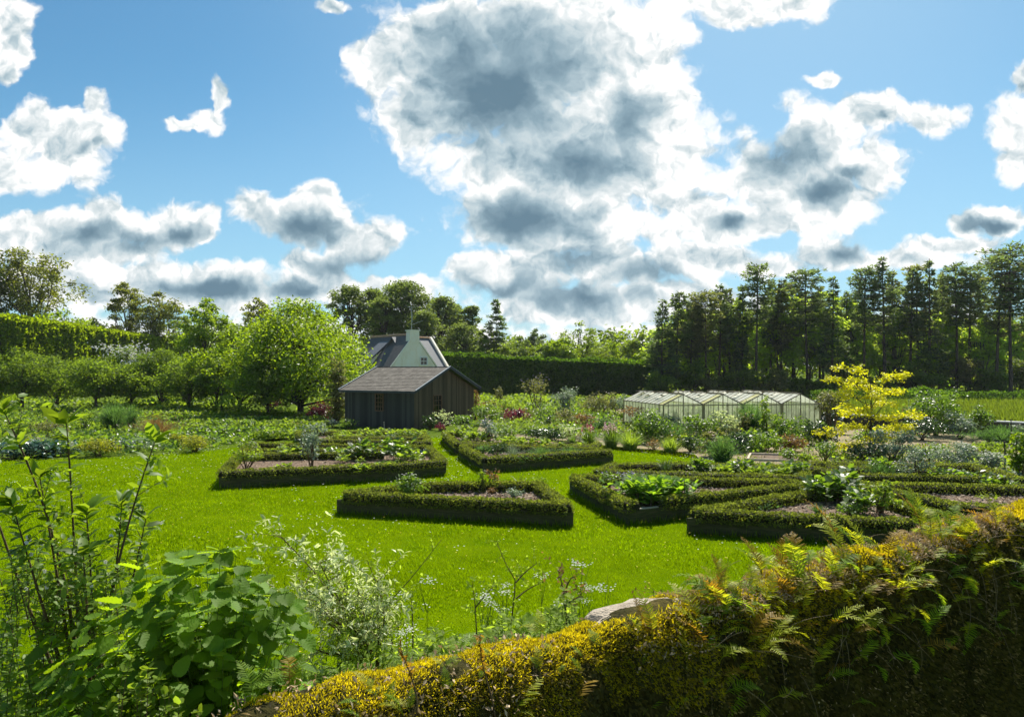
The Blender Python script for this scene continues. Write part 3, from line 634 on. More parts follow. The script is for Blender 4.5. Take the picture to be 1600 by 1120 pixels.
A = [(-4.83, 19.4), (1.54, 17.65), (0.85, 21.1), (-2.3, 21.0)]
iA = inset(A, .09)
raised_bed('hedge edged raised bed nearest the camera in the middle of the lawn, mostly bare mulch', A, [[*iA, iA[0]]], 1, dens=620)
B1 = [(-9.7, 23.3), (-4.1, 25.1), (-2.45, 26.2), (-3.6, 31.0), (-12.1, 32.4), (-10.9, 27.7)]
iB = inset(B1, .09)
raised_bed('large raised bed on the left of the lawn with several inner hedge rows', B1, [[*iB, iB[0]], [(-11.0, 28.0), (-5.2, 28.6)], [(-11.3, 29.6), (-4.0, 30.0)]], 2, dens=380)
B2 = [(-9.6, 33.9), (-3.75, 32.7), (-4.8, 38.3), (-11.8, 38.3)]
iB2 = inset(B2, .09)
raised_bed('raised bed just in front of the dark wooden shed, thin hedge rim', B2, [[*iB2, iB2[0]], [(-9.0, 35.2), (-4.4, 34.8)]], 3, dens=300)
C1 = [(-1.07, 26.8), (4.25, 29.5), (3.1, 30.4), (-2.35, 31.5)]
iC = inset(C1, .09)
raised_bed('wedge shaped raised bed right of the grass path, green weedy filling, pointed right end', C1, [[*iC, iC[0]]], 4, dens=380)
C2 = [(-2.6, 32.4), (3.6, 31.1), (4.1, 32.6), (1.6, 35.8), (-3.8, 38.2)]
iC2 = inset(C2, .09)
raised_bed('raised bed packed with lime foliage beyond the wedge shaped bed', C2, [[iC2[3] * .5 + iC2[4] * .5, iC2[4], iC2[0], iC2[1], iC2[2]]], 5, dens=300)
D1 = [(1.85, 22.6), (2.95, 17.85), (8.9, 20.9), (8.6, 21.5)]
iD = inset(D1, .09); e0 = np.array(D1[1]); e1 = np.array(D1[2]); dd = nrm(e1 - e0)
raised_bed('arrow shaped raised bed full of leafy greens with one corner board bare', D1, [[e0 + dd * 1.0 + np.array([-dd[1], dd[0]]) * .14, iD[2], iD[3], iD[0], iD[1], iD[1] + dd * .22]], 6, dens=560, bare=(e0 + dd * .30 + np.array([-dd[1], dd[0]]) * .05, e0 + dd * .98 + np.array([-dd[1], dd[0]]) * .05))
D2 = [(2.7, 23.6), (9.3, 22.2), (10.2, 24.4), (6.4, 25.4), (3.6, 25.3)]
iD2 = inset(D2, .09)
raised_bed('long raised bed behind the arrow shaped bed, bright leafy clumps inside', D2, [[*iD2, iD2[0]]], 7, dens=380)
E = [(4.22, 17.0), (10.4, 15.3), (9.7, 19.9), (8.0, 19.5)]
iE = inset(E, .09)
raised_bed('raised bed at the right nearest the mossy wall, bare mulch and big rhubarb leaves', E, [[*iE, iE[0]]], 8, dens=560)
F1 = [(10.2, 21.2), (11.2, 17.6), (15.6, 16.9), (15.4, 20.3)]
iF = inset(F1, .09)
raised_bed('rightmost near raised bed with broad fan of brownish hedges', F1, [[*iF, iF[0]]], 9, dens=480, rw=.2)
F2 = [(9.9, 25.7), (10.9, 22.6), (16.0, 21.9), (16.4, 25.0)]
iF2 = inset(F2, .09)
raised_bed('far right raised bed below the golden tree, sprawling hedge', F2, [[*iF2, iF2[0]], [(11, 24.6), (14.8, 23.6)]], 10, dens=380, rw=.17)

# ------------------------------------------------------------------ lawn grass, daisies
def scatter(n, y0, y1, u0, u1, rng):
    """points over the strip of ground between two distances, even per square metre"""
    y = np.sqrt(rng.uniform(y0 * y0, y1 * y1, n)); x = rng.uniform(u0, u1, n) * y; return np.stack([x, y], 1)
def on_lawn(P, m=0.0):
    ok = inpoly(P, LAWN)
    for b in BEDS: ok &= ~inpoly(P, b)
    return ok
rng = np.random.default_rng(5); g = Geo()
for n, y0, y1, L, W in ((260000, 5.5, 15, .048, .16), (210000, 8, 25, .055, .24), (190000, 14, 43, .07, .38)):
    P = scatter(n, y0, y1, -.78, .80, rng); P = P[on_lawn(P)]; m = len(P)
    P3 = np.concatenate([P, np.zeros((m, 1))], 1); hgt = L * rng.uniform(.5, 1.3, m) * (1 + .35 * wob(P3, 1.3, 5))
    T = nrm(rng.normal(size=(m, 3)) * [.42, .42, 0] + [0, 0, 1]); g.tile(TRI, P3, T, nrm(rng.normal(size=(m, 3)) * [1, 1, .1]), hgt, W)
kind(g.build('grass', M['lawn']), 'stuff', 'short bright green lawn grass', 'grass')
g = Geo(); P = scatter(14000, 6, 42, -.75, .75, rng); P3 = np.concatenate([P, np.zeros((len(P), 1))], 1)
ok = on_lawn(P) & (wob(P3, .9, 2) + wob(P3, 3.1, 9) * .6 + rng.normal(size=len(P)) * .3 > .5); P3 = P3[ok]; m = len(P3); P3[:, 2] = rng.uniform(.06, .10, m)
for k in range(3):
    a = k * 2.1 + rng.uniform(0, 1, m); g.tile(RND, P3, np.stack([np.cos(a), np.sin(a), a * 0 + .1], 1), np.array([[0, 0, 1.]]), .009 * (1 + P3[:, 1] / 12), 1.3)
kind(g.build('daisies', M['white']), 'stuff', 'tiny white daisies dotted over the lawn', 'daisies')
g = Geo(); P = scatter(700, 6, 25, -.7, .7, rng); P = P[on_lawn(P)]; m = len(P); P3 = np.concatenate([P, rng.uniform(.07, .12, (m, 1))], 1)
for k in range(3):
    a = k * 2.1 + rng.uniform(0, 1, m); g.tile(RND, P3, np.stack([np.cos(a), np.sin(a), a * 0 + .2], 1), np.array([[0, 0, 1.]]), .02, 1.2)
kind(g.build('buttercups', M['yellowf']), 'stuff', 'small yellow buttercups in the lawn', 'buttercups')
# taller tufts against the foot of the boards
g = Geo()
for poly in BEDS:
    for i in range(len(poly)):
        a, b = np.array(poly[i]), np.array(poly[(i + 1) % len(poly)]); L = np.linalg.norm(b - a); m = int(L * 110); t = rng.uniform(0, 1, m)[:, None]; d = (b - a) / L
        q = a + (b - a) * t + np.array([d[1], -d[0]]) * rng.uniform(.02, .14, (m, 1)); q = np.concatenate([q, np.zeros((m, 1))], 1)
        g.tile(TRI, q, nrm(rng.normal(size=(m, 3)) * [.35, .35, 0] + [0, 0, 1]), nrm(rng.normal(size=(m, 3)) * [1, 1, .1]), rng.uniform(.07, .24, m), .10)
kind(g.build('long_grass', M['lawn']), 'stuff', 'longer grass along the foot of the bed boards', 'grass')

# ================================================================== SHED
def shed():
    c0 = np.array([-6.5, 46.3]); dl = nrm(np.array([-5.0, 2.6])); dr = np.array([-dl[1], dl[0]]) * -1
    dr = np.array([.461, .887]); Lw, Rw, we, wr = 5.65, 7.8, 2.55, 4.02
    rt = thing('garden_shed', 'dark weatherboarded wooden shed with grey shingle roof in the middle distance', 'shed', (c0[0], c0[1], 0))
    def P(l, r, z): q = dl * l + dr * r; return [q[0], q[1], z]
    rg = np.random.default_rng(3)
    def planks(axis, L, holes, zt, mat, name, fixed=0.0, sgn=1):
        g = Geo(); n = int(L / .13); e = L / n
        for i in range(n):
            a, b = i * e, (i + 1) * e - .012; o = rg.uniform(0, .008) + .0
            segs = [(0.0, None)]
            for (h0, h1, z0, z1) in holes:
                if b > h0 and a < h1: segs = [(0.0, z0), (z1, None)]
            for z0, z1 in segs:
                za = z1 if z1 is not None else zt(a); zb = z1 if z1 is not None else zt(b)
                lo, hi = fixed - sgn * (o + .02), fixed + sgn * .02
                F = (lambda u, v, z: P(u, v, z)) if axis == 'l' else (lambda u, v, z: P(v, u, z))
                V = [F(a, lo, z0), F(b, lo, z0), F(b, hi, z0), F(a, hi, z0), F(a, lo, za), F(b, lo, zb), F(b, hi, zb), F(a, hi, za)]
                g.add(V, [[0,3,2,1],[4,5,6,7],[0,1,5,4],[1,2,6,5],[2,3,7,6],[3,0,4,7]])
        return g.build(name, mat, rt)
    wl = (2.45, 3.1, 1.12, 2.25); wg = (2.35, 3.35, .72, 2.12)
    flat = lambda a: we
    gab = lambda a: we + (wr - we) * (1 - abs(a - Rw / 2) / (Rw / 2)) - .04
    planks('l', Lw, [wl], flat, M['clad'], 'wall', 0, 1); planks('l', Lw, [], flat, M['clad'], 'wall', Rw, -1)
    planks('r', Rw, [wg], gab, M['clad2'], 'gable_wall', 0, 1); planks('r', Rw, [], gab, M['clad2'], 'gable_wall', Lw, -1)
    for l_ in (-.03, Lw + .03): g = Geo(); g.beam(P(l_, -.03, 0), P(l_, -.03, we), .1, .1); g.build('corner_post', M['clad'], rt)
    # dark floor inside
    g = Geo(); g.quad(P(.1, .1, .03), P(Lw - .1, .1, .03), P(Lw - .1, Rw - .1, .03), P(.1, Rw - .1, .03)); g.build('floor', M['core'], rt)
    def window(axis, h):
        F = (lambda u, v, z: P(u, v, z)) if axis == 'l' else (lambda u, v, z: P(v, u, z))
        a, b, z0, z1 = h; g = Geo()
        for p, q in (((a, z0), (b, z0)), ((a, z1), (b, z1)), ((a, z0), (a, z1)), ((b, z0), (b, z1))):
            g.beam(F(p[0], -.03, p[1]), F(q[0], -.03, q[1]), .07, .07)
        f = g.build('window', M['brownframe'], rt)
        g = Geo(); k = 2
        for i in range(1, k + 1): u = a + (b - a) * i / (k + 1); g.beam(F(u, 0, z0), F(u, 0, z1), .025, .03)
        for i in range(1, 4): z = z0 + (z1 - z0) * i / 4; g.beam(F(a, 0.004, z), F(b, 0.004, z), .025, .03)
        g.build('glazing_bar', M['brownframe'], f)
        g = Geo(); g.quad(F(a, .03, z0), F(b, .03, z0), F(b, .03, z1), F(a, .03, z1)); g.build('pane', M['pane'], f)
    window('l', wl); window('r', wg)
    # roof of overlapping shingles, ridge runs along l
    rf = None; sl = Rw / 2; ang = math.atan2(wr - we, sl); oh = .35; g = Geo(); ge = Geo()
    for side in (0, 1):
        run = (sl + oh) / cos(ang); rows = 17; rl = run / rows
        def Q(l, d, up):         # d = distance down the slope from the ridge
            r = (sl - d * cos(ang)) if side == 0 else (sl + d * cos(ang)); z = wr + .06 - d * sin(ang) + up * cos(ang)
            return P(l, r - (up * sin(ang) if side == 0 else -up * sin(ang)), z)
        for i in range(rows):
            d0, d1 = i * rl - .04, (i + 1) * rl; x = -.4 - rg.uniform(0, .3)
            while x < Lw + .4:
                w = rg.uniform(.26, .36); xa, xb = max(x, -.4), min(x + w - .012, Lw + .4)
                if xb > xa + .03:
                    t = .016 + rg.uniform(0, .010); d0c = max(0, d0)
                    V = [Q(xa, d0c, .0), Q(xb, d0c, .0), Q(xb, d1, t), Q(xa, d1, t), Q(xa, d1, -.01), Q(xb, d1, -.01)]
                    g.add(V, [[0, 1, 2, 3], [3, 2, 5, 4]])
                x += w
        ge.add([Q(-.4, 0, -.04), Q(Lw + .4, 0, -.04), Q(Lw + .4, run, -.04), Q(-.4, run, -.04)], [[0, 1, 2, 3]])
        for l in (-.42, Lw + .42):
            b = Geo(); b.beam(Q(l, 0, -.03), Q(l, run, -.03), .04, .17); b.build('verge_board', M['trim'], rt)
            b = Geo(); b.beam(Q(l - .022 * (1 if l > 0 else 1), 0, .065), Q(l - .022, run, .065), .08, .02); b.build('verge_flashing', M['trimlight'], rt)
        b = Geo(); b.beam(Q(-.4, run + .02, -.06), Q(Lw + .4, run + .02, -.06), .04, .15); b.build('fascia', M['trim'], rt)
    rf = g.build('roof', M['tile'], rt); ge.build('roof_deck', M['core'], rf)
    g = Geo(); g.beam(P(-.42, sl, wr + .075), P(Lw + .42, sl, wr + .075), .16, .03); g.build('ridge_cap', M['trim'], rf)
shed()
M['tile'].node_tree.nodes  # shingles keep one noise-mottled material

# ================================================================== HOUSE
def house():
    ap = np.array([-11.1, 80.0]); k = nrm(np.array([-.6, .8])); s = np.array([-k[1], -k[0]]) ; s = nrm(np.array([-.8, -.6])); zr = 7.75; half = 3.9; we = 2.9
    rt = thing('white_house', 'white rendered cottage with steep slate roof and gable chimney behind the shed', 'house', (ap[0], ap[1], 0))
    def P(a, b, z): q = k * a + s * b; return [q[0], q[1], z]          # a back along the ridge, b toward the left eave
    g = Geo(); g.add([P(0, -half, 0), P(0, half, 0), P(0, half, we), P(0, 0, zr), P(0, -half, we)], [[0, 1, 2, 3, 4]])
    for b in (half, -half): g.quad(P(0, b, 0), P(11, b, 0), P(11, b, we), P(0, b, we))
    g.add([P(11, -half, 0), P(11, half, 0), P(11, half, we), P(11, 0, zr), P(11, -half, we)], [[0, 1, 2, 3, 4]]); g.build('wall', M['render'], rt)
    g = Geo(); e = .25
    def slope(b0, sg, a0, a1, zt=zr):
        lo = we - e * 1.1
        V = [P(a0, 0, zt + .10), P(a1, 0, zt + .10), P(a1, sg * (half + e), lo + .05), P(a0, sg * (half + e), lo + .05), P(a0, 0, zt - .04), P(a1, 0, zt - .04), P(a1, sg * (half + e), lo - .09), P(a0, sg * (half + e), lo - .09)]
        g.add(V, [[0,1,2,3],[4,5,6,7],[0,1,5,4],[1,2,6,5],[2,3,7,6],[3,0,4,7]])
    slope(0, 1, -.05, 11.1); rf = g.build('roof', M['slate2'], rt)
    g = Geo(); slope(0, -1, -.05, 11.1); g.build('roof', M['slate'], rt)
    g = Geo()
    for i in range(26): g.tube([P(.9 + i * .4, 0, zr + .13), P(1.27 + i * .4, 0, zr + .15)], [.13, .14], 6)
    g.build('ridge_tiles', M['ridge'], rf)
    # dormer with swept roof on the left slope
    g = Geo(); g.add([P(5.2, .4, zr - .45), P(7.6, .4, zr - .45), P(7.7, 2.9, 5.2), P(5.0, 2.9, 5.2), P(5.2, .45, zr - .65), P(7.6, .45, zr - .65), P(7.7, 2.9, 5.05), P(5.0, 2.9, 5.05)], [[0,1,2,3],[4,5,6,7],[0,1,5,4],[1,2,6,5],[2,3,7,6],[3,0,4,7]])
    d = g.build('dormer', M['slate'], rt); g = Geo(); g.add([P(5.25, 2.7, 5.05), P(7.5, 2.7, 5.05), P(7.5, 2.7, 4.3), P(5.25, 2.7, 4.3), P(5.25, .8, 6.6), P(7.5, .8, 6.6)], [[0, 1, 2, 3], [0, 3, 4, 4], [1, 2, 5, 5]]); g.build('cheek', M['render'], d)
    # verge strips of render along the front gable
    g = Geo()
    for sg in (1, -1): g.beam(P(-.02, 0, zr + .08), P(-.02, sg * (half + .25), we - .2), .12, .14)
    g.build('verge', M['render'], rt)
    g = Geo(); c = [P(-.06, -.64, 6.9), P(-.06, .64, 6.9), P(.85, .64, 6.9), P(.85, -.64, 6.9)]
    t = [P(-.06, -.60, 8.22), P(-.06, .60, 8.22), P(.8, .60, 8.22), P(.8, -.60, 8.22)]; g.add(c + t, [[0,1,5,4],[1,2,6,5],[2,3,7,6],[3,0,4,7],[4,5,6,7]])
    ch = g.build('chimney', M['render'], rt); g = Geo(); cc = np.array(P(.38, 0, 8.26))
    g.box((-.70, -.52, -.04), (.70, .52, .08), 0, np.array([[s[0], k[0], 0], [s[1], k[1], 0], [0, 0, 1.]]), cc); g.build('chimney_cap', M['render'], ch)
    # small attic window
    g = Geo(); a, b, z0, z1 = -1.65, -.75, 4.35, 5.25
    for p, q in (((a, z0), (b, z0)), ((a, z1), (b, z1)), ((a, z0), (a, z1)), ((b, z0), (b, z1))): g.beam(P(-.05, p[0], p[1]), P(-.05, q[0], q[1]), .12, .12)
    w = g.build('window', M['whiteframe'], rt); g = Geo(); g.quad(P(-.02, a, z0), P(-.02, b, z0), P(-.02, b, z1), P(-.02, a, z1)); g.build('pane', M['pane'], w)
    g = Geo(); g.beam(P(-.05, (a + b) / 2, z0), P(-.05, (a + b) / 2, z1), .05, .05); g.beam(P(-.045, a, (z0 + z1) / 2), P(-.045, b, (z0 + z1) / 2), .05, .05); g.build('glazing_bar', M['whiteframe'], w)
    # wing behind, ridge runs away to the right, pale verge at its far end
    k2 = nrm(np.array([.62, .78])); s2 = np.array([k2[1], -k2[0]]); o = k * 3.9
    def Q(a, b, z): q = o + k2 * a + s2 * b; return [q[0], q[1], z]
    zr2, h2, we2, L2 = 7.65, 3.9, 2.9, 5.2; g = Geo()
    V = [Q(-1, 0, zr2), Q(L2, 0, zr2), Q(L2, h2 + .2, we2 - .25), Q(-1, h2 + .2, we2 - .25), Q(-1, 0, zr2 - .14), Q(L2, 0, zr2 - .14), Q(L2, h2 + .2, we2 - .39), Q(-1, h2 + .2, we2 - .39)]
    g.add(V, [[0,1,2,3],[4,5,6,7],[0,1,5,4],[1,2,6,5],[2,3,7,6],[3,0,4,7]])
    V = [Q(-1, 0, zr2), Q(L2, 0, zr2), Q(L2, -h2 - .2, we2 - .25), Q(-1, -h2 - .2, we2 - .25)]; g.add(V, [[0, 1, 2, 3]]); r2 = g.build('wing_roof', M['slate'], rt)
    g = Geo(); g.beam(Q(L2 + .1, 0, zr2 + .12), Q(L2 + .1, h2 + .3, we2 - .3), .34, .30); g.beam(Q(L2 + .1, 0, zr2 + .12), Q(L2 + .1, -h2 - .3, we2 - .3), .34, .30); g.build('wing_verge', M['render'], rt)
    g = Geo(); g.add([Q(L2, -h2, 0), Q(L2, h2, 0), Q(L2, h2, we2 - .1), Q(L2, 0, zr2 - .2), Q(L2, -h2, we2 - .1)], [[0, 1, 2, 3, 4]]); g.quad(Q(1, h2, 0), Q(L2, h2, 0), Q(L2, h2, we2), Q(1, h2, we2)); g.build('wall', M['render'], rt)
    g = Geo()
    for i in range(11): g.tube([Q(.7 + i * .4, 0, zr2 + .08), Q(1.07 + i * .4, 0, zr2 + .10)], [.13, .14], 6)
    g.build('ridge_tiles', M['ridge'], r2)
    # aerial fixed to the chimney
    a = P(.1, .3, 8.4); b = [a[0], a[1], a[2] + 2.6]; g = Geo(); g.tube([a, b], [.035, .03], 5)
    g.tube([[a[0] + .1, a[1], a[2] + .8], [a[0] + .05, a[1], a[2] + 1.9]], [.03, .02], 4); g.tube([[a[0], a[1], a[2] + .5], [a[0] + 1.3, a[1], a[2] + 1.0]], [.025, .02], 4); g.tube([[a[0] - .5, a[1], a[2] + 2.5], [a[0] + .5, a[1], a[2] + 2.5]], [.02, .02], 4)
    for i in range(5): g.tube([[a[0] + .3 + i * .22, a[1] - .3, a[2] + .62 + i * .085], [a[0] + .3 + i * .22, a[1] + .3, a[2] + .62 + i * .085]], [.015, .015], 4)
    g.build('aerial', M['steel'], ch)
house()

# ================================================================== GREENHOUSE
def greenhouse():
    o = np.array([9.02, 42.0]); f = np.array([2.475, .325]); d = np.array([-1.36, 6.25]); ze, zr = 1.80, 2.42
    rt = thing('greenhouse', 'old four bay greenhouse with whitewashed yellowing glass roofs', 'greenhouse', (o[0], o[1], 0))
    def P(u, v, z): q = f * u + d * v; return [q[0], q[1], z]          # u in bays, v 0 front 1 back
    rg = np.random.default_rng(8)
    for b in range(4):
        fr = Geo()
        for v in (0, 1):
            fr.beam(P(b, v, ze), P(b + .5, v, zr), .05, .05); fr.beam(P(b + .5, v, zr), P(b + 1, v, ze), .05, .05); fr.beam(P(b, v, ze - .025), P(b + 1, v, ze - .025), .05, .05)
            fr.beam(P(b + .5, v, 0), P(b + .5, v, zr), .05, .05)
            for u in (.13, .26, .38, .62, .74, .87): fr.beam(P(b + u, v, 0), P(b + u, v, ze), .025, .03); fr.beam(P(b + u, v, ze), P(b + u, v, ze + (zr - ze) * (1 - abs(u - .5) * 2)), .02, .025)
            fr.beam(P(b, v, .55), P(b + 1, v, .55), .04, .03)
        fr.beam(P(b + .5, -.01, zr + .02), P(b + .5, 1.01, zr + .02), .07, .06)
        fr.build('frame', M['gframe'], rt)
        for sd_ in (0, 1):
            ua, ub = (b, b + .5) if sd_ == 0 else (b + 1, b + .5)
            g = Geo(); gy = Geo(); n = 10; bars = Geo()
            for i in range(n):
                v0, v1 = i / n, (i + 1) / n - .004
                q = [P(ua, v0, ze + .02), P(ua, v1, ze + .02), P(ub, v1, zr + .0), P(ub, v0, zr + .0)]
                hole = sd_ == 0 and i in (3, 6, 8) or (sd_ == 1 and i in (2, 6))
                if hole:
                    m1 = [x * .45 + y * .55 for x, y in zip(q[0], q[3])]; m2 = [x * .45 + y * .55 for x, y in zip(q[1], q[2])]; q = [q[0], q[1], m2, m1]
                    # the vent sash propped open above the gap
                    vq = [P(ub + (ua - ub) * .5, v0, zr + .03), P(ub + (ua - ub) * .5, v1, zr + .03), P(ub, v1, zr + .05), P(ub, v0, zr + .05)]
                    vg = Geo(); vg.quad(*vq); vt = vg.build('vent', M['groof'], rt); vf = Geo()
                    for c1, c2 in ((0, 1), (1, 2), (2, 3), (3, 0)): vf.beam(vq[c1], vq[c2], .03, .03)
                    vf.build('sash', M['gframe'], vt)
                (gy if (sd_ == 0 and i == 0 and b < 3) else g).quad(*q)
                bars.beam(P(ua, v0, ze + .035), P(ub, v0, zr + .015), .02, .025)
            g.build('roof_panel', M['groof'], rt); bars.build('glazing_bar', M['gframe'], rt)
            if gy.V: gy.build('roof_panel', M['groofy'], rt)
        for v in (0, 1):
            g = Geo(); g.add([P(b + .01, v, .05), P(b + .99, v, .05), P(b + .99, v, ze), P(b + .5, v, zr - .02), P(b + .01, v, ze)], [[0, 1, 2, 3, 4]]); g.build('gable_panel', M['gglass'], rt)
    for u in (0, 4):
        g = Geo(); g.quad(P(u, 0, 0), P(u, 1, 0), P(u, 1, ze), P(u, 0, ze)); g.build('side_panel', M['gglass'], rt); fr = Geo()
        for i in range(13): fr.beam(P(u, i / 12, 0), P(u, i / 12, ze), .03, .03)
        fr.beam(P(u, 0, ze), P(u, 1, ze), .05, .05); fr.build('frame', M['gframe'], rt)
    for u in range(5):
        for v in (0, 1):
            g = Geo(); w = .16 if 0 < u < 4 else .07; g.beam(P(u, v - .006, 0), P(u, v - .006, ze + .02), w, .10); g.build('post', M['gpost'], rt)
        if 0 < u < 4: g = Geo(); g.beam(P(u, 0, ze + .0), P(u, 1, ze + .0), .12, .06); g.build('gutter', M['gpost'], rt)
    rr = np.random.default_rng(4)
    for i in range(10):
        x, y = f * rr.uniform(.3, 3.7) + d * rr.uniform(.1, .8); x += o[0]; y += o[1]
        bush('loose', 'potted_plant', 'leafy plant seen blurred through the greenhouse glass', 'plant', x, y, .7, rr.uniform(.9, 1.5), M['green'], 160, .14, 300 + i, group='plants inside the greenhouse')
greenhouse()

# ================================================================== LOW WALL, KERB, TIMBER FRAME, STAKES
rt = thing('low_wall', 'long low dark wall topped with a thin white coping right of the golden tree', 'wall', (21.0, 49.6, 0)); a = np.array([0, 0.]); b = np.array([13.0, -13.6])
g = Geo(); g.beam([*a, .41], [*b, .41], .3, .82); g.build('block_wall', M['darkwall'], rt)
g = Geo(); g.beam([*a, .86], [*b, .86], .36, .08); g.build('coping', M['curb'], rt)
g = Geo(); V = [(20.9, 50.1, .80), (34.2, 36.2, .80), (60, 45, .80), (60, 72, .80), (24, 66, .80)]; bm_ = [list(v) for v in V]; g.add(bm_, [[0, 1, 2, 3, 4]]); g.quad([20.9, 50.1, 0], [24, 66, 0], [24, 66, .8], [20.9, 50.1, .8])
kind(g.build('terrace', M['field']), 'structure')
rng = np.random.default_rng(12); P = rng.uniform([21, 38], [48, 66], (26000, 2)); P = P[inpoly(P, [(v[0], v[1]) for v in V])]; m = len(P); g = Geo()
g.tile(TRI, np.concatenate([P, np.full((m, 1), .8)], 1), nrm(rng.normal(size=(m, 3)) * [.3, .3, 0] + [0, 0, 1]), nrm(rng.normal(size=(m, 3)) * [1, 1, .1]), rng.uniform(.25, .6, m), .16)
kind(g.build('meadow_grass', M['meadow']), 'stuff', 'tall yellow green grass growing on the terrace above the low wall', 'grass')
fx, fy = gp(1172, 718)
rt = thing('timber_frame', 'empty pale timber cold frame lying on the dry grass', 'cold frame', (fx, fy, 0)); q = [(-.2, -.3), (2.1, -.9), (2.6, 1.2), (.6, 1.7)]
for i in range(4):
    g = Geo(); g.beam([*q[i], .05], [*q[(i + 1) % 4], .05], .09, .1); g.build('plank', M['plank'], rt)
g = Geo(); g.add([[x * .97 + .03, y * .97, .02] for x, y in q], [[0, 1, 2, 3]]); g.build('soil', M['soil'], rt)
def stake(px, py, h, label, mat='twig', r=.018, z=0):
    x, y = gp(px, py, z); t = Geo(); t.tube([[0, 0, -.05], [.01, 0, h * .5], [.0, 0.01, h]], [r, r, r * .8], 6); t.box((-r * 1.3, -r * 1.3, h), (r * 1.3, r * 1.3, h + r * 1.5))
    o = t.build('garden_stake', M[mat], None, loc=(x, y, z)); tag(o, label, 'stake')
stake(1069, 787, .62, 'thin dark stake standing in the arrow shaped bed', 'bark', .014, .35)
stake(600, 672, .5, 'short pale marker post in front of the shed wall', 'plank', .03)
stake(1135, 668, 2.0, 'tall post wound with a climber before the greenhouse', 'twig', .03)
stake(1570, 735, 1.1, 'dark stake among the white flowering shrubs on the right', 'bark', .03)
stake(1580, 700, 1.4, 'thin stake beside the grassy mound at the far right', 'bark', .025)

# a pale heap and pot under the orchard trees
x, y = gp(278, 643); g = Geo(); th = np.linspace(0, 2 * pi, 13)[:-1]
for (r0, z0, r1, z1) in ((.9, 0, .75, .35), (.75, .35, .3, .6), (.3, .6, .02, .66)):
    Va = np.stack([np.cos(th) * r0, np.sin(th) * r0 * .6, th * 0 + z0], 1); Vb = np.stack([np.cos(th) * r1, np.sin(th) * r1 * .6, th * 0 + z1], 1); i = np.arange(12); j = (i + 1) % 12
    g.add(np.concatenate([Va, Vb]) + .03 * wob(np.concatenate([Va, Vb]), 4)[:, None], np.stack([i, j, j + 12, i + 12], 1))
tag(g.build('sand_heap', M['stone'], None, True, (x, y, 0)), 'small pale heap under the orchard trees', 'heap')

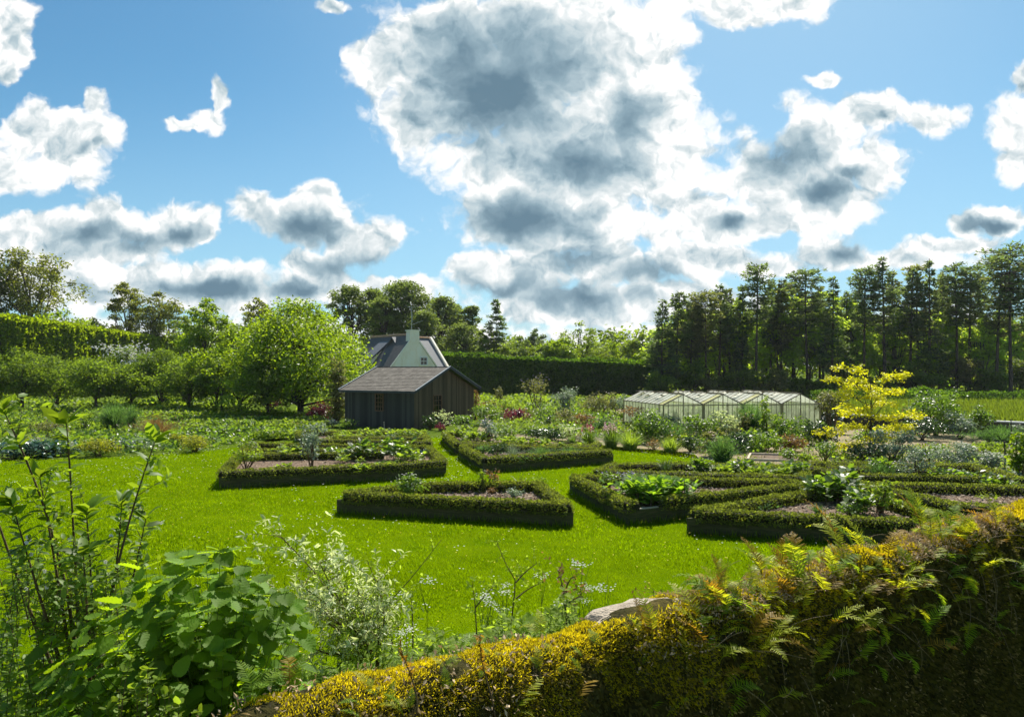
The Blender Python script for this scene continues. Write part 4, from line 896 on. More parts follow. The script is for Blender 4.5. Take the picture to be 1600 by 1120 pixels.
# ================================================================== GARDEN PLANTS
# (form, name, centre px, foot px, width px, height px, material, leaf count, leaf size, label[, flower])
SEED = [0]
def plants(rows, z=0.0, group=None):
    for r in rows:
        form, name, px, py, w, h, mt, n, ls, label = r[:10]; x, y = gp(px, py, z); k = y / FPX; SEED[0] += 1
        bush(form, name, label, name.split('_')[-1] if name.split('_')[-1] in ('shrub', 'fern', 'tree', 'flower', 'fennel', 'hosta', 'herb') else 'plant', x, y, w * k, h * k, M[mt], n, ls, SEED[0], z, r[10] if len(r) > 10 else None, r[11] if len(r) > 11 else group)
ZB = .36
plants([
 ('mound', 'leafy_shrub', 638, 779, 46, 44, 'green', 900, .085, 'dense round leafy bush at the left end of the mulch bed in mid lawn', ('white', 26, .05, 'dot')),
 ('loose', 'young_shrub', 752, 766, 18, 34, 'lime', 110, .08, 'pale lime sapling near the back edge of the mulch bed in mid lawn'),
 ('loose', 'young_shrub', 770, 764, 26, 36, 'rusty', 130, .07, 'reddish twiggy seedling at the back edge of the mulch bed in mid lawn'),
 ('mound', 'small_herb', 842, 760, 24, 16, 'lime', 220, .07, 'small bright lime clump at the right back corner of the mulch bed'),
 ('mound', 'small_herb', 803, 778, 26, 16, 'silver', 260, .06, 'low silvery grey clump lying on the bare mulch'),
 ('mound', 'small_herb', 768, 771, 14, 10, 'rusty', 120, .05, 'tiny reddish seedling on the bare mulch of the nearest bed'),
 ('strap', 'tuft_of_grass', 812, 762, 50, 22, 'olive', 26, .12, 'sparse arching grass blades at the back rim of the mulch bed'),
 # left big bed
 ('loose', 'white_flower', 385, 733, 46, 46, 'lime', 520, .10, 'pale green clump with cream flowers in left corner of the big left bed', ('white', 50, .06, 'dot')),
 ('loose', 'blue_leaf_shrub', 487, 730, 34, 56, 'silver', 420, .11, 'tall bluish grey leafy plant in the middle of the big left bed'),
 ('loose', 'blue_leaf_shrub', 488, 706, 40, 48, 'silver', 420, .11, 'silvery blue shrub at the back rows of the big left bed'),
 ('rosette', 'broad_leaf_plant', 570, 717, 30, 28, 'green', 110, .22, 'dark broad leaved plant near the right of the big left bed'),
 ('rosette', 'broad_leaf_plant', 618, 716, 36, 34, 'green', 160, .24, 'tall broad leaved clump near the right end of the big left bed'),
 ('rosette', 'leafy_vegetable', 645, 722, 50, 20, 'lime', 220, .18, 'bright lime leaf clump next to the right rim of the big left bed'),
 ('rosette', 'leafy_vegetable', 600, 733, 44, 12, 'lime', 160, .14, 'low lime leaves beside front hedge of the big left bed'),
 ('rosette', 'leafy_vegetable', 560, 736, 40, 11, 'lime', 150, .14, 'low bright leaves in front middle of the big left bed'),
 ('rosette', 'leafy_vegetable', 445, 712, 60, 14, 'lime', 260, .15, 'row of bright leaves behind cream flowers in the big left bed'),
 ('rosette', 'leafy_vegetable', 530, 712, 70, 13, 'green', 260, .15, 'green leafy row in the middle of the big left bed'),
 ('rosette', 'leafy_vegetable', 440, 733, 26, 10, 'lime', 90, .12, 'small lime seedling on bare soil of the big left bed'),
 ('rosette', 'leafy_vegetable', 420, 742, 24, 9, 'green', 80, .11, 'tiny seedling at front left soil of the big left bed'),
 ('rosette', 'leafy_vegetable', 548, 722, 40, 9, 'lime', 120, .12, 'short seedlings between inner hedges of the big left bed'),
 ('mound', 'silver_herb', 664, 710, 26, 8, 'blue', 200, .07, 'flat bluish grey mat in right corner of the big left bed'),
 # bed before the shed
 ('rosette', 'leafy_vegetable', 540, 686, 80, 12, 'lime', 280, .16, 'bright leafy row on the left of the bed before the shed'),
 ('rosette', 'leafy_vegetable', 600, 684, 60, 11, 'lime', 240, .16, 'bright leafy row in the middle of the bed before the shed'),
 ('mound', 'silver_herb', 610, 688, 26, 10, 'silver', 200, .08, 'small silvery clump in the bed before the shed'),
 ('rosette', 'leafy_vegetable', 645, 683, 40, 11, 'lime', 180, .16, 'bright leaves on the right of the bed before the shed'),
 # wedge bed
 ('mound', 'leafy_herb', 778, 716, 34, 26, 'dark', 320, .10, 'dark leafy clump at the left of the wedge shaped bed'),
 ('feather', 'weedy_herb', 800, 716, 30, 20, 'silver', 120, .12, 'pale feathery tuft in the wedge shaped bed'),
 ('feather', 'weedy_herb', 845, 712, 50, 16, 'feather', 200, .12, 'soft green weeds in middle of the wedge shaped bed', ('yellowf', 6, .1, 'dot')),
 ('feather', 'weedy_herb', 890, 709, 50, 13, 'feather', 180, .12, 'low feathery weeds at the right of the wedge shaped bed'),
 ('mound', 'weedy_herb', 755, 709, 26, 14, 'feather', 220, .08, 'low green weeds in left corner of the wedge shaped bed'),
 ('mound', 'weedy_herb', 820, 719, 60, 8, 'feather', 260, .07, 'flat mat of weeds along the front hedge of the wedge bed'),
 # lime bed behind
 ('rosette', 'lime_plant', 722, 686, 50, 20, 'lime', 300, .17, 'lime leaf clump at left corner of the lime filled bed'),
 ('rosette', 'lime_plant', 748, 691, 50, 17, 'lime', 300, .17, 'lime leaf clump below the silvery bush'),
 ('loose', 'silver_shrub', 764, 692, 46, 36, 'silver', 620, .10, 'silvery blue bush in the lime filled bed', ('violet', 24, .08, 'dot')),
 ('mound', 'dark_shrub', 790, 690, 34, 26, 'green', 400, .11, 'rounded green bush with white specks behind the lime leaves', ('white', 20, .08, 'dot')),
 ('rosette', 'lime_plant', 790, 697, 50, 15, 'lime', 260, .15, 'lime leaf clump left of middle in the lime filled bed'),
 ('rosette', 'lime_plant', 822, 699, 50, 16, 'lime', 240, .15, 'lime leaf clump in the middle of the lime filled bed'),
 ('rosette', 'lime_plant', 852, 700, 44, 13, 'lime', 200, .14, 'lime leaf clump right of middle in the lime filled bed'),
 ('rosette', 'lime_plant', 885, 701, 44, 10, 'lime', 160, .13, 'low lime leaves at right tip of the lime filled bed'),
 # arrow bed
 ('rosette', 'salad_plant', 990, 780, 60, 36, 'salad', 420, .17, 'big bright salad clump at the left of the arrow shaped bed'),
 ('rosette', 'salad_plant', 1016, 786, 62, 38, 'salad', 460, .17, 'biggest bright salad clump in front of the arrow shaped bed'),
 ('rosette', 'salad_plant', 1046, 780, 58, 34, 'salad', 420, .17, 'bright salad clump beside the thin dark stake'),
 ('rosette', 'salad_plant', 1040, 768, 50, 22, 'lime', 260, .16, 'lime green leaves behind the salad clumps'),
 ('rosette', 'salad_plant', 1000, 766, 50, 22, 'lime', 240, .15, 'lime green leaves at back left of the salad clumps'),
 ('loose', 'small_shrub', 950, 762, 40, 26, 'green', 260, .09, 'thin leafy seedlings near the left rim of the arrow shaped bed', ('violet', 14, .05, 'dot')),
 ('loose', 'lavender_herb', 985, 757, 44, 20, 'silver', 240, .07, 'greyish lavender like clump at back of the arrow shaped bed', ('violet', 40, .05, 'dot')),
 ('mound', 'small_herb', 1100, 771, 24, 8, 'olive', 130, .06, 'tiny olive clump on bare soil of the arrow shaped bed'),
 # long bed behind
 ('rosette', 'bright_plant', 1093, 742, 30, 26, 'green', 220, .15, 'bright leafy mound at the left of the long bed'),
 ('rosette', 'bright_plant', 1125, 745, 40, 18, 'lime', 220, .14, 'lime leaf clump second from left in the long bed'),
 ('rosette', 'bright_plant', 1155, 743, 40, 26, 'green', 260, .15, 'taller green leaf clump in the middle of the long bed'),
 ('rosette', 'bright_plant', 1180, 748, 46, 18, 'lime', 260, .14, 'wide lime leaf clump in the middle of the long bed'),
 ('rosette', 'bright_plant', 1222, 747, 44, 17, 'lime', 240, .14, 'lime leaf clump at right of the long bed'),
 ('rosette', 'bright_plant', 1245, 744, 40, 24, 'green', 240, .15, 'rightmost green leaf clump of the long bed'),
 ('strap', 'dark_tuft', 1040, 739, 34, 24, 'dark', 90, .12, 'dark spiky tuft at back left of the long bed'),
 # right beds
 ('rosette', 'rhubarb_plant', 1288, 781, 60, 36, 'green', 170, .19, 'lower rhubarb with big shiny leaves in the right near bed'),
 ('rosette', 'rhubarb_plant', 1325, 779, 56, 50, 'green', 200, .20, 'taller bright green rhubarb plant in the right near bed'),
 ('rosette', 'leafy_vegetable', 1345, 800, 50, 36, 'green', 200, .15, 'loose pale leafy plant to the right of the rhubarb'),
 ('mound', 'round_herb', 1328, 806, 46, 22, 'green', 360, .07, 'compact rounded herb below the rhubarb near the wall'),
 ('loose', 'leafy_vegetable', 1375, 800, 50, 50, 'lime', 360, .10, 'leggy lime plant at right rim of the right near bed'),
 ('feather', 'small_herb', 1277, 803, 20, 14, 'feather', 60, .12, 'small feathery sprig on the pale mulch of the right near bed'),
 ('mound', 'low_herb', 1190, 792, 70, 9, 'feather', 260, .06, 'low creeping green herb in left tip of the right near bed'),
 ('feather', 'feathery_plant', 1375, 742, 60, 20, 'feather', 260, .14, 'bright feathery carpet below the golden tree bed'),
 ('rosette', 'leafy_vegetable', 1376, 740, 34, 24, 'green', 160, .14, 'small leafy bush on the feathery carpet'),
 ('mound', 'silver_herb', 1404, 742, 44, 12, 'blue', 240, .07, 'flat bluish mat beside the feathery carpet'),
 ('loose', 'grey_shrub', 1432, 748, 50, 52, 'silver', 620, .08, 'grey green twiggy shrub with tiny blue flowers', ('violet', 12, .05, 'dot')),
], ZB)
plants([
 ('feather', 'feathery_fennel', 1128, 728, 44, 42, 'feather', 420, .22, 'bright green feathery fennel between the long bed and the path'),
 ('mound', 'golden_dome_shrub', 152, 713, 58, 30, 'yelgreen', 1500, .09, 'left of three yellow green dome bushes beside the lawn'),
 ('mound', 'golden_dome_shrub', 304, 706, 48, 28, 'yelgreen', 1200, .09, 'right of three yellow green dome bushes beside the lawn'),
 ('mound', 'golden_dome_shrub', 275, 697, 36, 20, 'yelgreen', 800, .09, 'smallest yellow green dome bush, between the other two'),
 ('mound', 'grey_shrub', 213, 705, 44, 22, 'silver', 420, .09, 'dull grey green clump between the dome bushes'),
 ('rosette', 'blue_hosta', 20, 716, 56, 26, 'blue', 420, .17, 'leftmost blue hosta at the lawn edge'),
 ('rosette', 'blue_hosta', 62, 714, 50, 26, 'blue', 420, .17, 'blue hosta second from left at the lawn edge'),
 ('rosette', 'blue_hosta', 100, 712, 44, 22, 'blue', 360, .16, 'blue hosta nearest the left dome bush'),
 ('rosette', 'blue_hosta', 186, 702, 34, 16, 'blue', 220, .15, 'small blue hosta just right of the left dome bush'),
 ('strap', 'striped_grass', 60, 696, 90, 16, 'silver', 300, .2, 'pale strappy edging behind the blue hostas'),
 ('feather', 'feathery_fennel', 178, 676, 44, 42, 'feather', 700, .26, 'tall feathery fennel clump at the left, before the orchard'),
 ('feather', 'feathery_fennel', 206, 672, 22, 34, 'feather', 340, .26, 'narrow fennel clump just right of the tall one'),
 ('feather', 'feathery_fennel', 92, 672, 24, 24, 'feather', 260, .24, 'short fennel clump near the left edge under the orchard'),
 ('loose', 'leafy_shrub', 130, 676, 50, 36, 'lime', 420, .15, 'pale leafy shrub left of the tall fennel'),
 ('loose', 'leafy_shrub', 30, 682, 70, 28, 'lime', 460, .15, 'light green low shrub at the far left behind the hostas'),
 ('loose', 'leafy_shrub', 75, 684, 60, 26, 'olive', 400, .14, 'olive low shrub behind the middle hosta'),
 ('feather', 'reddish_grass', 245, 682, 70, 34, 'rusty', 400, .18, 'reddish brown grassy haze before the orchard'),
 ('mound', 'low_shrub', 235, 694, 50, 18, 'lime', 420, .11, 'low lime cushion above the grey green clump'),
 ('mound', 'dark_shrub', 345, 674, 40, 24, 'green', 480, .14, 'dark round bush among the crop rows, left one'),
 ('mound', 'dark_shrub', 388, 674, 40, 20, 'green', 440, .14, 'dark round bush among the crop rows, right one'),
 ('mound', 'purple_shrub', 426, 640, 26, 20, 'purple', 360, .16, 'small dark purple bush under the big bright tree'),
 ('mound', 'purple_shrub', 498, 658, 42, 32, 'purple', 1000, .16, 'rounded red purple bush left of the shed'),
 ('column', 'feathery_conifer_shrub', 527, 660, 38, 102, 'olive', 2600, .18, 'tall olive feathery conifer shrub at the left corner of the shed'),
 ('mound', 'low_shrub', 545, 670, 34, 16, 'green', 300, .12, 'low bushy plant at the foot of the shed left corner'),
 ('loose', 'catmint_shrub', 520, 668, 30, 14, 'silver', 240, .1, 'low grey plant with violet flowers left of the shed', ('violet', 20, .1, 'dot')),
 ('loose', 'variegated_shrub', 692, 672, 34, 34, 'varieg', 230, .12, 'thin cream leaved shrub before the shed gable window'),
 ('mound', 'dark_shrub', 672, 671, 26, 26, 'dark', 400, .12, 'dark green bush against the shed corner'),
 ('mound', 'red_shrub', 687, 673, 14, 13, 'magenta', 260, .07, 'small red flowering azalea at the foot of the shed gable'),
 ('mound', 'leafy_shrub', 758, 664, 48, 36, 'green', 1100, .14, 'rounded green shrub right of the shed'),
 ('mound', 'purple_shrub', 806, 664, 48, 28, 'purple', 1100, .15, 'purple leaved bush between the shed and the lupins'),
 ('loose', 'leafy_shrub', 722, 675, 44, 26, 'green', 420, .13, 'loose light green plant at the right foot of the shed'),
 ('column', 'clipped_yew', 731, 676, 10, 22, 'dark', 360, .08, 'small clipped dark yew spire near the shed'),
 ('column', 'clipped_yew', 858, 669, 13, 22, 'dark', 420, .09, 'small clipped blue green yew beyond the lupins'),
 ('column', 'climbing_rose', 742, 655, 20, 56, 'rusty', 500, .16, 'bronze climber growing up the right edge of the shed'),
 ('cone', 'young_conifer', 780, 634, 18, 34, 'olive', 500, .22, 'small pointed conifer before the far dark hedge'),
 ('loose', 'bronze_tree', 838, 645, 60, 58, 'olive', 520, .17, 'thin bronze small tree dotted with pale blossom before the hedge', ('violet', 40, .16, 'dot')),
 ('loose', 'silver_shrub', 884, 652, 50, 48, 'silver', 1100, .17, 'tall silvery green shrub in front of the far dark hedge'),
 ('mound', 'olive_shrub', 934, 652, 56, 42, 'olive', 1300, .16, 'broad olive shrub left of the greenhouse'),
 ('cone', 'young_conifer', 956, 640, 24, 32, 'olive', 500, .2, 'pointed olive conifer at the left of the greenhouse'),
 ('loose', 'leafy_shrub', 980, 652, 46, 36, 'silver', 600, .16, 'pale leaved shrub at the greenhouse left corner', ('white', 20, .12, 'dot')),
 ('loose', 'leafy_shrub', 790, 655, 60, 30, 'lime', 560, .16, 'lime shrub behind the purple leaved bush'),
 ('loose', 'orange_shrub', 770, 646, 40, 20, 'rusty', 260, .16, 'orange tinted shrub behind the rounded green shrub'),
 ('loose', 'leafy_shrub', 845, 662, 60, 32, 'green', 700, .15, 'light green shrub with white specks behind the clipped yew', ('white', 30, .10, 'dot')),
 ('loose', 'golden_shrub', 885, 670, 50, 30, 'olive', 600, .14, 'golden olive shrub right of the clipped yew', ('yellowf', 14, .1, 'dot')),
 ('loose', 'grey_shrub', 915, 672, 40, 28, 'rusty', 500, .14, 'brownish shrub behind the magenta lupins'),
 ('mound', 'pale_grass', 940, 676, 40, 24, 'feather', 700, .13, 'soft pale green cushion behind the lupins'),
 ('feather', 'low_grass', 830, 676, 70, 18, 'lime', 420, .18, 'bright grassy clump below the purple leaved bush'),
 ('mound', 'dark_shrub', 838, 689, 34, 24, 'dark', 520, .11, 'dark glossy bush left of two before the border', ('white', 8, .08, 'dot')),
 ('mound', 'dark_shrub', 864, 691, 38, 25, 'dark', 640, .11, 'dark glossy bush right of two before the border', ('yellowf', 6, .1, 'dot')),
 ('loose', 'flowering_shrub', 890, 688, 34, 24, 'varieg', 300, .10, 'cream speckled plant right of the dark glossy bushes'),
 ('strap', 'green_tuft', 895, 693, 26, 14, 'green', 160, .14, 'small spiky green tuft at the lawn edge'),
 ('strap', 'magenta_lupin', 920, 696, 46, 26, 'green', 300, .16, 'clump of lupins with magenta flower spikes', ('magenta', 5, .06, 'spike')),
 ('mound', 'leafy_herb', 905, 690, 18, 14, 'rusty', 140, .09, 'small orange brown plant left of magenta lupins'),
 ('strap', 'pink_lupin', 955, 699, 40, 30, 'green', 300, .16, 'clump of lupins with pale pink flower spikes', ('pink', 8, .06, 'spike')),
 ('strap', 'daylily_plant', 985, 702, 50, 28, 'willow', 420, .17, 'arching pale edged leaves right of the pink lupins'),
 ('mound', 'leafy_shrub', 1012, 691, 64, 54, 'green', 1900, .14, 'big bright leafy shrub left of the greenhouse front'),
 ('loose', 'leafy_shrub', 998, 672, 44, 40, 'rusty', 600, .14, 'bronze tinted shrub behind the big leafy shrub'),
 ('mound', 'red_leaf_herb', 1022, 702, 28, 15, 'rusty', 240, .10, 'reddish low plant at the lawn edge below the big leafy shrub'),
 ('strap', 'daylily_plant', 1048, 706, 46, 24, 'willow', 380, .16, 'shiny arching leaf clump right of the reddish low plant'),
 ('feather', 'soft_grass', 1055, 690, 60, 28, 'feather', 700, .18, 'soft feathery green haze below the greenhouse corner'),
 ('mound', 'dark_shrub', 1078, 706, 36, 26, 'dark', 640, .10, 'dark glossy clump in the middle of the border front'),
 ('loose', 'peony_shrub', 1112, 714, 56, 40, 'olive', 1000, .12, 'olive peony bush with bronze tops at the border front', ('pink', 6, .1, 'dot')),
 ('mound', 'dark_shrub', 1150, 706, 50, 36, 'dark', 1000, .12, 'dark glossy bush right of the olive peony'),
 ('loose', 'leafy_shrub', 1085, 688, 50, 40, 'green', 700, .14, 'green leafy shrub before the second greenhouse bay', ('white', 30, .08, 'dot')),
 ('loose', 'white_spike_shrub', 1130, 684, 50, 44, 'varieg', 520, .15, 'pale arching shrub before the greenhouse second bay'),
 ('feather', 'feathery_shrub', 1172, 680, 46, 46, 'feather', 800, .24, 'feathery upright bush before the third greenhouse bay'),
 ('column', 'climbing_plant', 1195, 690, 18, 74, 'lime', 520, .14, 'lime climber on a post before the third greenhouse bay'),
 ('loose', 'leafy_shrub', 1222, 694, 54, 46, 'green', 800, .14, 'loose leafy shrub before the fourth greenhouse bay', ('pink', 8, .12, 'dot')),
 ('mound', 'leafy_shrub', 1195, 705, 56, 32, 'green', 800, .12, 'rounded leafy bush at the border front below the climber', ('white', 20, .08, 'dot')),
 ('mound', 'olive_shrub', 1235, 705, 40, 28, 'rusty', 600, .12, 'bronze bush at the right end of the border front'),
 ('loose', 'leafy_shrub', 1044, 680, 44, 34, 'silver', 420, .13, 'pale speckled shrub below the left corner of the greenhouse', ('white', 16, .08, 'dot')),
 ('mound', 'leafy_shrub', 1108, 684, 44, 34, 'green', 620, .13, 'green bush between the first and second greenhouse bays'),
 ('loose', 'leafy_shrub', 1152, 682, 44, 38, 'olive', 520, .13, 'olive bush between the second and third greenhouse bays', ('white', 14, .08, 'dot')),
 ('loose', 'leafy_shrub', 1206, 682, 40, 36, 'lime', 460, .13, 'lime bush between the third and fourth greenhouse bays'),
 ('mound', 'leafy_shrub', 1248, 684, 40, 32, 'green', 560, .13, 'green bush below the right end of the greenhouse'),
 ('loose', 'leafy_shrub', 1076, 676, 40, 30, 'varieg', 320, .13, 'cream leaved bush against the first greenhouse bay'),
 ('loose', 'big_leaf_shrub', 1256, 672, 40, 36, 'olive', 460, .18, 'bronze shrub at the right corner of the greenhouse'),
 ('rosette', 'big_leaf_shrub', 1288, 668, 44, 48, 'dark', 300, .30, 'dark shrub with large hand shaped leaves right of the greenhouse'),
 ('loose', 'small_tree', 1300, 676, 50, 66, 'olive', 900, .17, 'small olive tree between the greenhouse and the golden tree'),
 ('mound', 'dark_grass_mound', 1284, 696, 46, 40, 'dark', 1500, .13, 'dark rounded bush left of the golden tree'),
 ('column', 'clipped_yew', 1262, 690, 14, 36, 'dark', 500, .11, 'narrow dark evergreen right of the greenhouse'),
 ('loose', 'rose_shrub', 1290, 722, 48, 34, 'green', 500, .10, 'small rose bush left below the golden tree', ('white', 40, .06, 'dot')),
 ('mound', 'dark_shrub', 1352, 722, 56, 30, 'dark', 1100, .10, 'dark green bush at the foot of the golden tree'),
 ('loose', 'silver_leaf_shrub', 1395, 722, 66, 52, 'silver', 1500, .11, 'broad silvery shrub right of the golden tree foot', ('white', 40, .07, 'dot')),
 ('loose', 'silver_leaf_shrub', 1365, 706, 60, 40, 'green', 900, .12, 'leafy shrub behind the foot of the golden tree'),
 ('mound', 'leafy_shrub', 1232, 718, 30, 20, 'green', 300, .10, 'small green bush beside the timber cold frame', ('white', 8, .07, 'dot')),
 ('mound', 'leafy_shrub', 1256, 722, 24, 16, 'lime', 260, .10, 'small lime bush at the right end of the timber cold frame'),
 ('mound', 'big_round_shrub', 1462, 680, 80, 72, 'green', 2600, .16, 'big rounded bright shrub right of the golden tree'),
 ('mound', 'dark_shrub', 1440, 688, 60, 40, 'dark', 1500, .13, 'dark bush at the foot of the big rounded bright shrub', ('white', 8, .1, 'dot')),
 ('loose', 'silver_leaf_shrub', 1500, 686, 46, 44, 'silver', 1100, .12, 'silvery shrub right of the big rounded bright shrub'),
 ('loose', 'dark_shrub', 1532, 684, 40, 52, 'green', 1000, .13, 'upright green shrub behind the silvery shrub on the right'),
 ('loose', 'bronze_shrub', 1430, 672, 50, 34, 'rusty', 600, .13, 'bronze tinted shrub left in front of the big rounded bright one'),
 ('feather', 'grassy_mound', 1565, 694, 80, 26, 'feather', 1400, .24, 'broad grassy green mound at the far right'),
 ('loose', 'white_flower_shrub', 1590, 688, 26, 24, 'silver', 400, .1, 'white flowering bush at the right picture edge', ('white', 40, .08, 'dot')),
 ('loose', 'rose_shrub', 1495, 738, 76, 42, 'silver', 1500, .10, 'big bush crowded with small white flowers on the right', ('white', 150, .07, 'dot')),
 ('loose', 'rose_shrub', 1545, 742, 60, 36, 'silver', 900, .10, 'white flowered bush right of the biggest one', ('white', 90, .07, 'dot')),
 ('loose', 'rose_shrub', 1452, 722, 50, 30, 'green', 600, .10, 'leafy white speckled bush left of the biggest white one', ('white', 50, .07, 'dot')),
 ('loose', 'lime_shrub', 1545, 712, 70, 22, 'lime', 700, .12, 'low lime bush behind the white flowered bushes'),
 ('loose', 'leafy_shrub', 1595, 760, 40, 90, 'bright', 900, .13, 'tall bright leafy shrub cut by the right picture edge'),
 ('rosette', 'potato_plant', 1470, 762, 56, 32, 'green', 400, .14, 'shiny leafy vegetable clump left of three on the right'),
 ('rosette', 'potato_plant', 1520, 770, 60, 32, 'green', 420, .14, 'shiny leafy vegetable clump in the middle of three on the right'),
 ('rosette', 'potato_plant', 1562, 776, 56, 34, 'green', 420, .14, 'shiny leafy vegetable clump at right of three on the right'),
 ('loose', 'leafy_shrub', 1535, 792, 60, 20, 'lime', 420, .10, 'low lime weeds just beyond the wall at the right'),
])
# crop rows left of the shed
rng = np.random.default_rng(21)
ROWT = ['first crop row from the lawn, bright leafy potatoes', 'second crop row from the lawn, bright leaves', 'third crop row from the lawn, mid green leaves', 'fourth crop row from the lawn, loose lime leaves', 'fifth crop row from the lawn, darker leaves', 'sixth crop row, nearest the orchard, pale leaves']
for i, (Y, x0, x1, mt) in enumerate([(39.6, -14.5, -4.9, 'lime'), (41.6, -18.8, -12.2, 'green'), (44.0, -20, -12.0, 'lime'), (47.2, -22, -12.4, 'lime'), (51, -25, -13.6, 'green'), (56, -30, -14.5, 'lime')]):
    g = Geo(); L = x1 - x0; m = int(L * 240); x = rng.uniform(0, L, m); c = np.round(x / .45) * .45 + rng.normal(size=m) * .13
    P = np.stack([c - L / 2, rng.normal(size=m) * .30, rng.uniform(.05, .50, m) * (1 + .25 * wob(np.stack([c, c * 0, c * 0], 1), 1.1, i))], 1)
    g.tile(RND, P, nrm(rng.normal(size=(m, 3)) * [1, 1, .5]), nrm(rng.normal(size=(m, 3)) * .5 + [0, 0, 1]), rng.uniform(.10, .22, m))
    tag(g.build('crop_row', M[mt], None, loc=((x0 + x1) / 2, Y, 0)), ROWT[i], 'crop row', 'vegetable rows left of the shed')

# low ground cover between the shrubs
def cover(name, label, poly, n, mt, ls, hh, seed, thr=-.1, sc=.5):
    rng = np.random.default_rng(seed); A_ = np.array(poly); P = rng.uniform(A_.min(0), A_.max(0), (n, 2)); P = P[inpoly(P, poly)]
    P3 = np.concatenate([P, np.zeros((len(P), 1))], 1); d = wob(P3, sc, seed % 7) + .5 * wob(P3, sc * 3.3, seed % 5); ok = d > thr
    for b in BEDS: ok &= ~inpoly(P, b)
    P3 = P3[ok]; d = d[ok]; m = len(P3); P3[:, 2] = rng.uniform(.02, 1, m) * hh * np.clip(.3 + d, .2, 1.3)
    g = Geo(); g.tile(RND, P3, nrm(rng.normal(size=(m, 3)) * [1, 1, .6] + [0, 0, .3]), nrm(rng.normal(size=(m, 3)) * .6 + [0, 0, 1]), ls * rng.uniform(.5, 1.4, m))
    kind(g.build(name, M[mt]), 'stuff', label, 'ground cover')
RBi = [(-1.2, 43), (1.5, 40.8), gp(900, 687), gp(960, 693), gp(1040, 700), gp(1080, 704), gp(1170, 708), gp(1255, 708), gp(1300, 690), (22, 50), (10, 62), (-1.8, 62)]
cover('low_green_plants', 'low mixed green leaves filling the flower border', RBi, 60000, 'green', .16, .55, 31, -.15)
cover('low_lime_plants', 'patches of low lime leaves in the flower border', RBi, 42000, 'lime', .15, .5, 33, .25)
cover('low_olive_plants', 'patches of olive and bronze leaves in the border', RBi, 30000, 'olive', .15, .6, 35, .3)
LBi = [(-46, 30.8), gp(0, 718), gp(130, 715.5), gp(240, 710), gp(322, 703), gp(350, 696), (-14, 39), (-13, 43), (-14, 62), (-58, 64), (-66, 56)]
cover('low_green_plants', 'low mixed green leaves before the orchard', LBi, 60000, 'green', .17, .55, 36, 0)
cover('low_lime_plants', 'patches of low lime leaves before the orchard', LBi, 60000, 'lime', .16, .5, 37, .1)
cover('low_bronze_plants', 'patches of rusty leaves before the orchard', LBi, 16000, 'olive', .15, .5, 38, .5)
FAR = [(-75, 62), (22, 60), (24, 95), (-75, 86)]
cover('rough_plants', 'rough grass and weeds under the orchard', FAR, 70000, 'lime', .3, .7, 39, .0, .3)
RB2 = [gp(1290, 712), gp(1420, 700), gp(1600, 694), (34, 40), (30, 26), gp(1600, 775), gp(1430, 742), gp(1400, 728), gp(1300, 728)]
cover('low_green_plants', 'low mixed leaves below the golden tree and right shrubs', RB2, 26000, 'silver', .12, .4, 41, .1)
cover('low_lime_plants', 'low lime leaves in the right hand border', RB2, 20000, 'lime', .12, .35, 42, .25)
RB3 = [gp(1340, 770), gp(1600, 775), gp(1600, 840), gp(1420, 825)]
RP = [gp(1080, 706), gp(1600, 690), (40, 30), (30, 14), (11, 16), (9.5, 21.8), (9.6, 26)]
cover('path_grass', 'thin dry grass on the paths between the right beds', RP, 60000, 'olive', .06, .10, 44, -.5, 1.5)
cover('path_grass', 'green grass on the paths between the right beds', RP, 40000, 'lawn', .07, .10, 45, .1, 1.0)

# golden tree: open tiers of yellow foliage
def golden():
    rng = np.random.default_rng(77); x, y = gp(1357, 712); k = y / FPX
    tiers = [(-55, 34, 22, 9), (-30, 44, 26, 9), (10, 30, 24, 8), (38, 40, 34, 9), (55, 62, 26, 8), (-20, 66, 34, 10), (28, 78, 24, 9), (-46, 92, 16, 9), (0, 92, 26, 10), (40, 100, 22, 8), (-50, 118, 14, 10), (-14, 116, 22, 11), (26, 120, 22, 9), (48, 126, 16, 8), (-38, 134, 12, 9), (-6, 132, 14, 9), (-40, 14, 20, 7), (-12, 18, 24, 8), (10, 104, 20, 8), (-42, 76, 14, 8), (-36, 104, 16, 10), (60, 46, 16, 6), (20, 58, 24, 8)]
    lob = [(a * k, rng.uniform(-.6, .6), b * k, c * k, c * k * .8, d * k) for a, b, c, d in tiers]
    g = Geo(); P, T, Nn, S = crown_leaves(rng, lob, 5600, .12, 16, .22, -.4, .7, .3); g.tile(DIA, P, T, Nn, S, 1.2)
    tg = trunk_geo(rng, 4.0, .05, [l[:3] for l in lob], split=.15)
    return put_tree('golden_tree', 'small tree with brilliant yellow leaves in open tiers right of the greenhouse', 'tree', x, y, g, tg, M['golden'], M['bark'])
golden()

# ================================================================== TREES
def top(py, Y): return H + (CY - py) / FPX * Y
